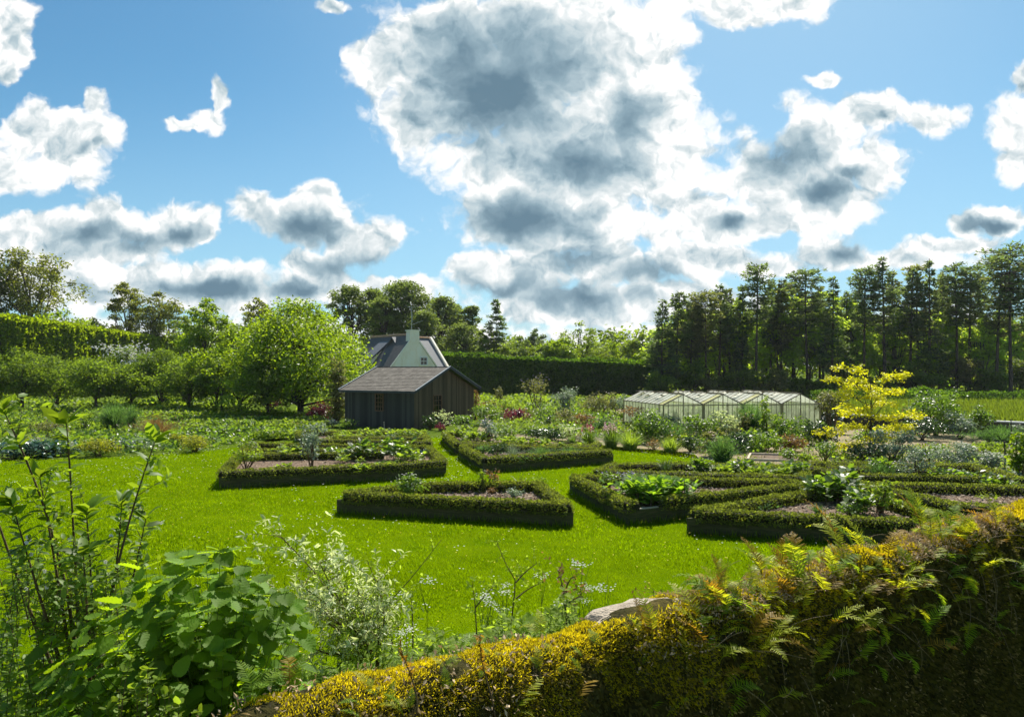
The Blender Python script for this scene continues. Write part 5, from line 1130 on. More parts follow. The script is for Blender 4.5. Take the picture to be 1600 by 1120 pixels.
# orchard
for i, (px, tp, w, lab) in enumerate([(-40, 575, 90, 'leftmost low apple tree, mostly outside the picture'), (35, 556, 100, 'low apple tree at the left edge of the orchard row'), (88, 568, 92, 'second orchard tree from the left edge, forked trunk'), (150, 572, 92, 'third orchard tree from the left edge, wide crown'),
        (205, 574, 80, 'fourth orchard tree from the left edge'), (252, 557, 84, 'taller apple tree with upright shoots in mid orchard'), (296, 566, 80, 'dark low apple tree right of mid orchard'), (338, 575, 70, 'rightmost orchard tree beside the big bright tree')]):
    Y = 65 + (i % 3) * 1.8; k = Y / FPX
    broadleaf('apple_tree', lab, gx(px, Y), Y, top(tp, Y) + .3, w * k * 1.35, 1.0, 7500, .22, M['apple'], 40 + i, 'orchard trees in a row', K=15, per=14, cr=.36, shape='vase' if i % 2 else 'round', trunk_r=.16)
Y = 74; broadleaf('blossom_tree', 'small tree covered in white blossom behind the orchard', gx(200, Y), Y, top(536, Y), 5.4, 2.0, 2600, .24, M['apple'], 60, K=12)
g = Geo(); rg = np.random.default_rng(61); lob = [(rg.uniform(-2, 2), rg.uniform(-1, 1), rg.uniform(4.2, 6.2), .9, .9, .7) for _ in range(12)]; P, T, Nn, S = crown_leaves(rg, lob, 700, .18, 10, .4); g.tile(RND, P, T, Nn, S)
bt = [o for o in bpy.data.objects if o.name.startswith('blossom_tree')][0]; g.build('blossom', M['white'], bt)

# tall hedges
def tall_hedge(name, label, path, hs, th, n, ls, mat, seed, cores=True):
    rng = np.random.default_rng(seed); o = path[0]; r = thing(name, label, 'hedge', (o[0], o[1], 0)); pa = [np.array(p, float) - o for p in np.array(path, float)]
    q = dense(pa, .5); n0 = len(q); hh = np.interp(np.linspace(0, 1, n0), np.linspace(0, 1, len(hs)), hs); T = nrm(np.gradient(q, axis=0)); S = np.stack([-T[:, 1], T[:, 0]], 1)
    t = rng.uniform(0, n0 - 1.001, n); i = t.astype(int); f = (t - i)[:, None]; c = q[i] * (1 - f) + q[i + 1] * f; h = hh[i] * (1 - f[:, 0]) + hh[i + 1] * f[:, 0]
    u = rng.uniform(0, 1, n); side = u < .72; z = np.where(side, rng.uniform(.0, 1, n) * h, h); sgn = np.where(rng.random(n) < .75, -1, 1); off = np.where(side, sgn * th / 2, rng.uniform(-th / 2, th / 2, n))
    nn = S[i] * np.where(S[i][:, 1:2] > 0, 1, -1)          # toward +y
    P = np.concatenate([c + nn * off[:, None], z[:, None]], 1); bul = .38 * wob(P, .55, 2) + .22 * wob(P, 1.6, 7) + .08 * rng.normal(size=n)
    O = np.where(side[:, None], np.concatenate([nn * sgn[:, None], np.full((n, 1), .15)], 1), [[0, 0, 1]]); P = P + O * bul[:, None]; P[:, 2] -= (~side) * 0
    Tt = nrm(O * .6 + rng.normal(size=(n, 3)) * .5 + [0, 0, .5]); g = Geo(); g.tile(DIA, P, Tt, nrm(O + rng.normal(size=(n, 3)) * .45), ls * rng.uniform(.5, 1.4, n), 1.1)
    hd = g.build('foliage', mat, r); gc = Geo()
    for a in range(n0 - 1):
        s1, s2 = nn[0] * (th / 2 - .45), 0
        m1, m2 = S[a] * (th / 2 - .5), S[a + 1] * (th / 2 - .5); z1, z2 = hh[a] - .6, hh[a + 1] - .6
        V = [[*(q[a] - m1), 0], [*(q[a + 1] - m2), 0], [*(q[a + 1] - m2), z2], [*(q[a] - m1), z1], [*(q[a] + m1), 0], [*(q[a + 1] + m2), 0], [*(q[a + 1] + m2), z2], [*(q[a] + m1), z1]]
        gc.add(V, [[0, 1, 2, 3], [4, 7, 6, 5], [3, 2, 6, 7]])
    gc.build('branches', M['core'], hd); return r  # solid dark filler added in place of branches, so nothing shows through
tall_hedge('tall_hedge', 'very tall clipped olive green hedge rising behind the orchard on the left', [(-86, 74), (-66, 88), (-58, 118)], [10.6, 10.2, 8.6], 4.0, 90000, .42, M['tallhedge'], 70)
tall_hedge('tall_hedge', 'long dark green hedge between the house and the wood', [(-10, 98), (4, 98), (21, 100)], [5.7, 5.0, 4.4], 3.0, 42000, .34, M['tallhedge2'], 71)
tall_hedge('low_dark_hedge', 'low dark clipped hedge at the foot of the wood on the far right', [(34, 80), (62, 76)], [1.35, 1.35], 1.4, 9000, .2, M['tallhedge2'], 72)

def bt_(name, label, px, tp, wpx, Y, z0, n, ls, mt, seed, **kw):
    return broadleaf(name, label, gx(px, Y), Y, top(tp, Y), wpx * Y / FPX, z0, n, ls, M[mt], seed, **kw)
# left skyline
bt_('open_tree', 'tall open crowned tree with visible branches at the far left', 42, 394, 170, 112, 9, 8500, .42, 'oak', 80, K=26, per=8, cr=.30, shape='vase', trunk_r=.42)
bt_('open_tree', 'second open tree cut by the left picture edge', -25, 400, 120, 110, 9, 6000, .42, 'oak', 81, K=18, per=8, cr=.32, shape='vase', trunk_r=.4)
bt_('open_tree', 'light open tree above the tall hedge, left of a pair', 198, 441, 78, 118, 7, 5200, .38, 'oak', 82, K=18, per=8, cr=.34, trunk_r=.3, shape='vase')
bt_('open_tree', 'light open tree above the tall hedge, right of a pair', 246, 452, 76, 116, 7, 5600, .38, 'oak', 83, K=18, per=8, cr=.36, trunk_r=.3)
bt_('skyline_tree', 'pale green low tree peeping over the hedge under the open tree', 95, 482, 110, 104, 6, 3600, .40, 'bright', 84, K=12)
bt_('skyline_tree', 'pale tree peeping over the left end of the tall hedge', 20, 488, 90, 104, 6, 3000, .40, 'bright', 85, K=12)
bt_('skyline_tree', 'bluish low treetop between the open trees', 145, 492, 60, 112, 6, 2600, .4, 'mid', 86, K=10)
bt_('skyline_tree', 'treetop beside the pair of open trees, just left of the round topped tree', 290, 486, 60, 112, 5, 2600, .4, 'mid', 87, K=10)
bt_('round_topped_tree', 'bright round topped tree standing left of the biggest tree', 322, 458, 84, 82, 2, 9500, .32, 'bright', 88, K=22, per=12, cr=.34)
bt_('skyline_tree', 'open treetop above the left of the biggest tree', 402, 462, 74, 104, 6, 4200, .36, 'oak', 89, K=15, per=8)
bt_('skyline_tree', 'dark treetop behind the biggest tree', 462, 470, 90, 100, 6, 5200, .36, 'mid', 90, K=14)
bt_('big_bright_tree', 'biggest tree, wide dense crown of bright yellow green leaves left of the shed', 470, 472, 244, 60, 1.0, 34000, .25, 'bright', 91, K=60, per=11, cr=.30, shape='dome', trunk_r=.3, zmin=-.5, ragged=.16)
bt_('green_tree', 'darker tree filling the gap left of the biggest tree', 375, 506, 130, 66, 1.0, 12000, .26, 'bright', 92, K=26, per=12, shape='dome', trunk_r=.2, ragged=.14)
bt_('green_tree', 'low leafy tree in front of the left side of the biggest tree', 420, 545, 110, 56, .6, 8000, .22, 'mid', 94, K=20, per=12, trunk_r=.12, ragged=.14)
bt_('green_tree', 'small tree with thin trunks between the orchard and the biggest tree', 345, 556, 70, 62, 1.6, 4200, .22, 'bright', 93, K=14, per=12, trunk_r=.12)
# stone pines behind the house
def stone_pine(label, px, tp, wpx, Y, seed, n=7000, dome=.30, z0f=.45, K=18, mt='stonepine', group='round headed pines behind the house'):
    rng = np.random.default_rng(seed); h = top(tp, Y); w = wpx * Y / FPX; lob = []
    for i in range(K):
        f = (i + .5) / K; a = i * 2.4; r = math.sqrt(f) * w * .42; z = h * (1 - dome * (.12 + f ** 1.5 * .9)) ; s = w * rng.uniform(.13, .2); lob.append((cos(a) * r, sin(a) * r, z - s * .4, s * 1.2, s * 1.2, s * .6))
    for i in range(K // 2):
        a = rng.uniform(0, 6.28); z = h * rng.uniform(z0f, .78); s = w * rng.uniform(.1, .16); lob.append((cos(a) * w * .3, sin(a) * w * .3, z, s * 1.3, s * 1.3, s * .55))
    g = Geo(); P, T, Nn, S = crown_leaves(rng, lob, n, .42, 14, .3, -.3, .6, .55); g.tile(DIA, P, T, Nn, S, .8)
    tg = trunk_geo(rng, h * .8, h * .018, [l[:3] for l in lob], split=.45)
    return put_tree('stone_pine', label, 'pine tree', gx(px, Y), Y, g, tg, M[mt], M['pinebark'], group)
stone_pine('round headed pine at the left end of the pine group behind the house', 545, 443, 60, 112, 100, 6000, .3, .5)
stone_pine('narrow pine second from left in the group behind the house', 583, 444, 44, 114, 101, 5000, .4, .4)
stone_pine('tallest umbrella crowned pine behind the house chimney', 632, 433, 86, 108, 102, 12000, .42, .3, 26)
stone_pine('pine partly hidden behind the umbrella crowned one', 600, 456, 60, 104, 103, 7000, .5, .3)
stone_pine('dark leaning pine right of the chimney', 690, 459, 56, 112, 104, 5500, .35, .45)
stone_pine('lower pine right of the leaning pine', 710, 470, 40, 116, 105, 4000, .4, .4)
stone_pine('thin pine right of the lower pine, left of the fir', 735, 472, 34, 112, 106, 4000, .45, .4)
stone_pine('small pine at the right of the group behind the dark hedge', 722, 500, 60, 106, 107, 4500, .5, .3)
stone_pine('low pine filling the gap above the white house', 660, 480, 70, 104, 108, 7000, .5, .3)
conifer('fir_tree', 'layered fir with pointed top right of the pine group', gx(774, 112), 112, top(467, 112), 3.6, .12, 110, M['pine'], None, 'fir', 22, 8, 60, .5)
bt_('dark_tree', 'dark tree between the fir and the pines above the hedge', 752, 512, 60, 110, 2, 5000, .36, 'mid', 111, K=14)
# right of centre, beyond the dark hedge
for i, (px, tp, w, Y, mt, lab) in enumerate([(812, 520, 60, 122, 'mid', 'green treetop right of the fir above the dark hedge'), (838, 506, 50, 126, 'pine', 'dark pointed treetop behind the dark hedge'), (862, 528, 60, 112, 'bright', 'pale low tree behind the middle of the dark hedge'),
        (908, 500, 104, 116, 'mid', 'broad round crowned tree behind the dark hedge'), (880, 520, 60, 110, 'bright', 'lighter tree at left foot of the broad round one'), (955, 530, 66, 118, 'bright', 'light green tree right of the broad round one'),
        (985, 528, 60, 126, 'mid', 'distant green treetop left of the wood'), (1002, 518, 50, 122, 'mid', 'tree just left of the first tall pines of the wood'), (790, 540, 60, 108, 'mid', 'low bushy tree behind the left end of the dark hedge'), (1020, 545, 60, 108, 'bright', 'bright low tree at the left edge of the wood'), (765, 545, 60, 106, 'stonepine', 'dull bushy tree beside the fir foot')]):
    bt_('hedge_tree', lab, px, tp, w, Y, 1.5, 5600, .36, mt, 120 + i, K=16, per=12, cr=.33, shape='dome' if i in (3, 5) else 'round')

# the wood: tall pines
PROTO = []
for i, (R, zb, pf, mt) in enumerate([(2.6, .44, 'pine', 'pine'), (2.4, .38, 'pine', 'pine2'), (2.8, .54, 'corsican', 'pine'), (2.5, .2, 'fir', 'pine'), (2.6, .42, 'corsican', 'pine2')]):
    PROTO.append((R, zb, pf, mt))
WOOD = [(1034, 470, 96, 3, 'leftmost tall conifer of the wood with drooping boughs', 1.35), (1056, 458, 97, 0, 'second tall pine from the left end of the wood', 1), (1078, 462, 99, 1, 'pine with feathery top, third from left in the wood', 1), (1103, 455, 97, 4, 'pine above the first greenhouse bay, blunt top', 1), (1122, 446, 100, 0, 'pine above the greenhouse with ragged flat top', 1),
    (1140, 452, 102, 1, 'thinner pine behind the ragged flat topped one', .8), (1158, 446, 100, 3, 'dark pine just left of the crown like pine', .8), (1180, 414, 98, 2, 'high pine with broad crown like top above the third greenhouse bay', 1.15), (1205, 440, 102, 0, 'pine right of the crown like pine', .9), (1222, 436, 100, 1, 'slim pine above the right end of the greenhouse', .8),
    (1240, 442, 104, 4, 'pine left of the wide dark topped one', .8), (1263, 420, 97, 2, 'pine with wide dark flat top above the golden tree left side', 1.2), (1280, 450, 102, 1, 'low shouldered pine behind the wide dark topped one', .8), (1300, 434, 95, 3, 'densely clad dark pine directly above the golden tree', 1.1), (1318, 455, 104, 0, 'short pine right of the densely clad one', .8),
    (1350, 418, 98, 2, 'tall pine left of the highest pointed pair', 1), (1382, 402, 97, 0, 'highest pointed pine in the middle of the wood', 1), (1398, 424, 103, 1, 'pine close behind the highest pointed one', .8), (1420, 420, 99, 0, 'straight pine between the two pointed ones', .85), (1436, 414, 101, 4, 'pine with dense top right of the straight one', .85),
    (1452, 404, 97, 3, 'pine with sharply pointed top above the big rounded shrub', .95), (1470, 428, 104, 1, 'thin pine right of the sharply pointed one', .7), (1494, 412, 98, 2, 'flat topped pine left of a close pair above the low hedge', 1), (1515, 416, 100, 2, 'flat topped pine right of a close pair above the low hedge', 1), (1532, 430, 104, 1, 'short pine before the great spreading pines', .8),
    (1556, 400, 94, 4, 'dark pine left of the great spreading pine', 1), (1580, 381, 90, 2, 'great spreading pine, the highest at the right edge', 1.6), (1606, 390, 92, 4, 'pine cut by the right picture edge', 1.2), (1640, 384, 96, 2, 'pine outside the right picture edge', 1.2),
    (1090, 478, 106, 1, 'low pine deep in the left of the wood', .8), (1340, 448, 108, 0, 'pine deep in the wood left of the highest ones', .8), (1480, 440, 108, 1, 'pine deep in the wood beside the flat topped pair', .8), (1570, 430, 106, 3, 'dark pine deep in the wood at the right', 1)]
for i, (px, tp, Y, k, lab, wd) in enumerate(WOOD):
    R, zb, pf, mt = PROTO[k]; h = top(tp, Y)
    conifer('tall_pine', lab, gx(px, Y), Y, h, R * (wd * .85 + .1), zb, 200 + i, M[mt], 'tall pines of the wood', pf, 21 if pf != 'fir' else 24, 6, 30, .52)
# leafy trees between and behind the pines
FORE = ['behind the leftmost pines', 'behind the third pine from the left', 'above the first greenhouse bay', 'behind the ragged flat topped pine', 'left of the crown like pine', 'under the crown like pine', 'right of the crown like pine', 'above the greenhouse right end', 'left of the wide dark topped pine', 'under the wide dark topped pine', 'left of the densely clad pine', 'right of the densely clad pine',
        'left above the golden tree', 'above the golden tree tip', 'right above the golden tree', 'under the highest pointed pine', 'right of the highest pointed pine', 'behind the straight pine', 'under the sharply pointed pine', 'above the big rounded shrub', 'left of the flat topped pair', 'under the flat topped pair', 'right of the flat topped pair', 'left of the great spreading pine', 'under the great spreading pine', 'at the right picture edge']
rng = np.random.default_rng(9)
for i, t in enumerate(FORE):
    px = 1040 + i * 22.5; Y = 100 + (i * 7) % 11; tp = 482 - 10 * (i % 3) + rng.uniform(-12, 18) - (18 if 3 < i < 14 else 0)
    bt_('leafy_tree', 'bright leafy woodland tree ' + t, px, tp, 66, Y, 2.0, 5200, .42, 'forest', 240 + i, group='leafy trees among the pines', K=18, per=11, cr=.34, shape='round')
# understorey
for i in range(24):
    px = 1035 + i * 25; Y = 93 + (i * 5) % 7; hh = rng.uniform(2.2, 5.0) * (1.3 if i > 15 else 1)
    bush('loose', 'woodland_shrub', ('silvery leaved shrub' if i % 4 == 3 else 'dark leafy shrub') + ' at the foot of the pines, ' + ['behind the greenhouse', 'behind the golden tree', 'behind the big rounded shrub', 'above the low dark hedge'][min(3, i // 6)], 'shrub', gx(px, Y), Y, 4.2, hh, M['mid' if i % 4 != 3 else 'olive'], 1500, .34, 500 + i, group='shrubs at the foot of the wood')
cover('forest_floor', 'dark leafy floor of the wood', [(18, 90), (80, 84), (90, 125), (18, 125)], 30000, 'mid', .5, .9, 55, -.4, .3)
# far mass of trees that closes the wood
def far_wood():
    rng = np.random.default_rng(66); lob = []
    for i in range(150):
        Y = rng.uniform(128, 150); x = rng.uniform(18, 130); lob.append((x, Y, rng.uniform(1.5, 10), 3.8, 3.0, 2.6))
    g = Geo(); P, T, Nn, S = crown_leaves(rng, lob, 52000, .8, 12, .38); P[:, 2] = np.maximum(P[:, 2], .1); g.tile(DIA, P, T, Nn, S, 1.2)
    kind(g.build('distant_wood', M['mid']), 'stuff', 'mass of distant trees deep inside the wood', 'woodland')
    lob = [(rng.uniform(-190, 30), rng.uniform(150, 190), rng.uniform(1, 8.5), 5, 4, 3) for _ in range(170)]
    g = Geo(); P, T, Nn, S = crown_leaves(rng, lob, 42000, 1.1, 12, .38); P[:, 2] = np.maximum(P[:, 2], .1); g.tile(DIA, P, T, Nn, S, 1.2)
    kind(g.build('distant_wood', M['mid']), 'stuff', 'mass of distant trees along the skyline', 'woodland')
far_wood()

# ================================================================== MOSSY GARDEN WALL
D2_ = np.array([.8207, .5713]); N2_ = np.array([.5713, -.8207]); B0 = np.array([-.887, 2.59])
PRO = np.array([[-.03, 0], [-.02, 2.55], [0.0, 2.68], [.05, 2.76], [.14, 2.80], [.24, 2.79], [.33, 2.72], [.39, 2.58], [.42, 2.35], [.44, 1.4], [.48, 0]])
_al = np.concatenate([[0], np.cumsum(np.linalg.norm(np.diff(PRO, axis=0), axis=1))])
def wsurf(s, a, disp=True):
    """s metres along the wall, a metres along its profile (0 = foot of the far side)"""
    s = np.asarray(s, float); a = np.asarray(a, float)
    o = np.interp(a, _al, PRO[:, 0]); z = np.interp(a, _al, PRO[:, 1]); e = .02
    do = np.interp(a + e, _al, PRO[:, 0]) - np.interp(a - e, _al, PRO[:, 0]); dz = np.interp(a + e, _al, PRO[:, 1]) - np.interp(a - e, _al, PRO[:, 1])
    nn = nrm(np.stack([-dz, do], -1)) * np.array([1, 1.]); nn = -nn
    nn = np.where((nn[:, 1:2] < 0) & (a[:, None] > 2.5) & (a[:, None] < 3.0), -nn, nn)
    nn = np.stack([-dz, do], -1); nn = nrm(nn)
    P = np.stack([s, o, z], -1); q = .045 * wob(P, 2.2, 3) + .028 * wob(P, 6.0, 7) + .012 * wob(P, 17.0, 11)
    if not disp: q = q * 0
    o = o + nn[:, 0] * q; z = z + nn[:, 1] * q + .025 * wob(np.stack([s, s * 0, s * 0], -1), 1.1, 5)
    xy = B0 + s[:, None] * D2_ + o[:, None] * N2_
    Pw = np.concatenate([xy, z[:, None]], 1); Nw = np.concatenate([nn[:, 0:1] * N2_, nn[:, 1:2]], 1)
    return Pw, Nw
# profile normal must point outward: at the far side it faces away from the camera side
_t = wsurf(np.array([1.0]), np.array([1.0]), False)[1]
FLIP = -1.0 if _t[0][:2] @ N2_ > 0 else 1.0
def ws(s, a):
    P, Nn = wsurf(s, a); return P, Nn * FLIP
rng = np.random.default_rng(91)
wr = thing('garden_wall', 'old thick stone garden wall coated in golden moss crossing the foreground', 'wall', (0, 0, 0))
ss = np.linspace(-2.5, 13, 620); aa = np.concatenate([np.linspace(0, 2.4, 10), np.linspace(2.45, 3.9, 60), np.linspace(3.95, _al[-1], 70)])
SS, AA = np.meshgrid(ss, aa, indexing='ij'); P, _ = ws(SS.ravel(), AA.ravel()); na = len(aa)
i = np.arange(len(ss) - 1)[:, None] * na; j = np.arange(na - 1)[None]; F = np.stack([i + j, i + na + j, i + na + j + 1, i + j + 1], -1).reshape(-1, 4)
g = Geo(); g.add(P, F); g.build('masonry', M['wall'], wr, True)
# bare coping stone
th = np.linspace(0, 2 * pi, 29)[:-1]; g = Geo(); c, _ = ws(np.array([1.74]), np.array([2.87])); c = c[0]
rx, ry = .31, .115; rim = np.stack([np.cos(th) * rx * (1 + .16 * np.sin(3 * th + 1) + .10 * np.sin(7 * th) + .05 * np.sin(11 * th)), np.sin(th) * ry * (1 + .18 * np.sin(2 * th) + .12 * np.cos(5 * th) + .06 * np.sin(9 * th))], 1)
def slab(r, z, k):
    q = rim * k; xy = c[:2] + q[:, :1] * D2_ + q[:, 1:2] * N2_; zz = np.full((28, 1), z) + .012 * wob(np.concatenate([q, np.zeros((28, 1))], 1), 9)[:, None] - q[:, 1:2] * .16; return np.concatenate([xy, c[2] - .034 + zz], 1)
L_ = [slab(0, -.08, 1.0), slab(0, -.012, 1.03), slab(0, .012, .93), slab(0, .024, .6), slab(0, .027, .2)]
V = np.concatenate(L_); i = np.arange(28); j = (i + 1) % 28
for k in range(4): g.add(V, np.stack([i + k * 28, j + k * 28, j + k * 28 + 28, i + k * 28 + 28], 1))
g.add(L_[-1], np.array([[0, a, a + 1] for a in range(1, 27)])); g.build('coping_stone', M['stone'], wr, True)
def slabmask(P):
    q = P[:, :2] - c[:2]; u = q @ D2_ / (rx * .95); v = q @ N2_ / (ry * .95); return (u * u + v * v < 1) & (wob(P, 22.0, 4) < .75)
# moss cushion
def moss(n, a0, a1, s0, s1, ls, mat, name, parent, thr=-9, seed=1, hang=0.0, w=.34):
    rng = np.random.default_rng(seed); s = s0 + (s1 - s0) * rng.uniform(0, 1, n) ** 1.35; a = rng.uniform(a0, a1, n); P, Nn = ws(s, a)
    key = wob(P, 5.0, 6) + .7 * wob(P, 13.0, 2); edge = (a - 3.0) * 3.2
    ok = (key > thr + (np.maximum(0, edge) if thr > -5 and name != 'lichen' else 0)) & ~slabmask(P); P, Nn, s, a, key = P[ok], Nn[ok], s[ok], a[ok], key[ok]; m = len(P)
    P = P + Nn * (.012 * np.clip(key + .8, 0, 2))[:, None]
    T = nrm(Nn + rng.normal(size=(m, 3)) * .55 + np.array([0, 0, -hang]) * (a > 3.05)[:, None]); g = Geo()
    g.tile(DIA, P - Nn * .004, T, nrm(rng.normal(size=(m, 3))), ls * rng.uniform(.5, 1.4, m) * (1 + .12 * s), w * 1.6)
    o = g.build(name, mat, parent); o['kind'] = 'stuff'; return o
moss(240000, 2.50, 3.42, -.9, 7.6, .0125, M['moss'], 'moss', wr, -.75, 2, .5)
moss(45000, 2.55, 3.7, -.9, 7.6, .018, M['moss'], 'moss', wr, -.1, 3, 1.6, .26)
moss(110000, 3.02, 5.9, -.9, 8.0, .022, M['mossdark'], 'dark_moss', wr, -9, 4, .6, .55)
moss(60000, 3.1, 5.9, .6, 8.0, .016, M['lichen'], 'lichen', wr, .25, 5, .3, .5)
# litter on the top
def litter(n, s0, s1, a0, a1, seed, thr):
    rng = np.random.default_rng(seed); s = rng.uniform(s0, s1, n); a = rng.uniform(a0, a1, n); P, Nn = ws(s, a); ok = (wob(P, 4.0, 1) > thr) & ~slabmask(P); P, Nn = P[ok], Nn[ok]; m = len(P)
    P = P + Nn * rng.uniform(.010, .035, (m, 1)); return P, nrm(rng.normal(size=(m, 3)) + Nn * .2), nrm(Nn + rng.normal(size=(m, 3)) * .5)
g = Geo()
for n, s0, s1, a0, a1, thr, sd in ((26000, 2.0, 8.0, 2.5, 3.10, -.5, 1), (2600, -.9, 2.0, 2.55, 3.2, -.6, 2), (500, 2.2, 7, 3.2, 3.9, -.1, 3)):
    P, T, Nn = litter(n, s0, s1, a0, a1, sd, thr); m = len(P); g.tile(DIA, P, T, Nn, rng.uniform(.008, .026, m) * (1 + .12 * 3), rng.uniform(.2, .8, m))
kind(g.build('leaf_litter', M['litter'], None), 'stuff', 'dry beige leaf litter lying on the mossy wall top', 'leaf litter')
# dry stems hanging from the crest
g = Geo()
for k in range(130):
    s = rng.uniform(1.9, 7.2); a = rng.uniform(2.9, 3.5); P, Nn = ws(np.array([s]), np.array([a])); p0 = P[0]; L = rng.uniform(.15, .5); d = np.array([*(N2_ * rng.uniform(.05, .25) + D2_ * rng.normal() * .6), rng.uniform(-1, .25)]); d = nrm(d)
    q = [p0, p0 + d * L * .4 + Nn[0] * .05 + [0, 0, .04], p0 + d * L * .75 + Nn[0] * .05, p0 + d * L + Nn[0] * .02]; t = np.linspace(0, 1, 8)[:, None]; q = [np.array(x) for x in q]
    c_ = (1 - t) ** 3 * q[0] + 3 * t * (1 - t) ** 2 * q[1] + 3 * t * t * (1 - t) * q[2] + t ** 3 * q[3]; g.tube(c_, np.linspace(.0018, .0008, 8), 4)
kind(g.build('dry_stems', M['drystem'], None, True), 'stuff', 'thin dead stems tangled over the crest of the mossy wall', 'dry stems')

# ------------------------------------------------------------------ ferns
PIN = LF_([[-.13,0,0],[.13,0,0],[-.17,.45,.02],[.17,.45,.02],[-.11,.8,.0],[.11,.8,.0],[0,1,-.03]], [[0,1,3],[0,3,2],[2,3,5],[2,5,4],[4,5,6],[4,6,6]])
PIN = (PIN[0], PIN[1][:5])
def frond(L, arch, pairs, rng, wmax=.30, twist=0.0):
    """a frond growing from the origin along +X, rising then arching over"""
    g = Geo(); t = np.linspace(0, 1, 16); ang = .9 - arch * t; dx = np.cos(ang); dz = np.sin(ang)
    x = np.concatenate([[0], np.cumsum(dx[:-1])]) / 15 * L; z = np.concatenate([[0], np.cumsum(dz[:-1])]) / 15 * L; y = .06 * L * np.sin(t * 2.5 + rng.uniform(0, 6)) * t
    R = np.stack([x, y, z], 1); g.tube(R, np.linspace(.0024, .0007, 16), 4)
    tp = np.linspace(.20, .985, pairs)
    for sg in (-1, 1):
        tt = np.clip(tp + rng.normal(size=pairs) * .006, 0, 1); P = np.stack([np.interp(tt, t, R[:, k]) for k in range(3)], 1); a = np.interp(tt, t, ang)
        f = (tt - .2) / .8; ln = L * wmax * (.55 + .45 * np.minimum(1, f * 5)) * (1 - f ** 1.6) * rng.uniform(.85, 1.12, pairs) + .004
        ax = np.stack([np.cos(a), a * 0, np.sin(a)], 1); up = np.stack([-np.sin(a), a * 0, np.cos(a)], 1)
        T = nrm(np.array([0, sg, 0.]) + ax * (.35 + .3 * f[:, None]) + up * rng.normal(size=(pairs, 1)) * .16 + up * .12)
        g.tile(PIN, P, T, up, ln, (L * .80 / pairs) * .60 / (ln * .34))
    return g
FR = []
rng = np.random.default_rng(17)
for mt in ('fern', 'ferngreen', 'fernrust'):
    for k in range(4): FR.append((frond(.26, [1.0, 1.9, 2.6, 1.4][k], [17, 19, 15, 21][k], rng, [.26, .23, .30, .22][k]), mt))
FMESH = {}
def fern(label, s, a, specs, group=None, name='wall_fern', cat='fern'):
    P, Nn = ws(np.array([s]), np.array([a])); p = P[0] + Nn[0] * .01
    r = thing(name, label, cat, tuple(p), math.atan2(D2_[1], D2_[0]), group)
    for (vi, yaw, pitch, roll, sc) in specs:
        if vi not in FMESH:
            ge, mt = FR[vi]; o = ge.build('frond', M[mt], r); FMESH[vi] = o.data
        else:
            o = bpy.data.objects.new('frond', FMESH[vi]); COL.objects.link(o); o.parent = r
        o.rotation_euler = (radians(roll), radians(-pitch), radians(yaw)); o.scale = (sc, sc, sc)
    return r
def wpix(px, py):
    """find the wall surface point seen at a picture position (search over the surface)"""
    s = np.linspace(-1, 8.5, 400); a = np.linspace(2.45, 6.0, 260); S_, A_ = np.meshgrid(s, a, indexing='ij'); P, Nn = wpix.c if hasattr(wpix, 'c') else ws(S_.ravel(), A_.ravel()); wpix.c = (P, Nn)
    X = CX + FPX * P[:, 0] / P[:, 1]; Yp = CY + FPX * (H - P[:, 2]) / P[:, 1]; d = (X - px) ** 2 + (Yp - py) ** 2 + 1e3 * ((Nn * (np.array([0, 0, H]) - P)).sum(1) < 0); k = int(np.argmin(d))
    return S_.ravel()[k], A_.ravel()[k]
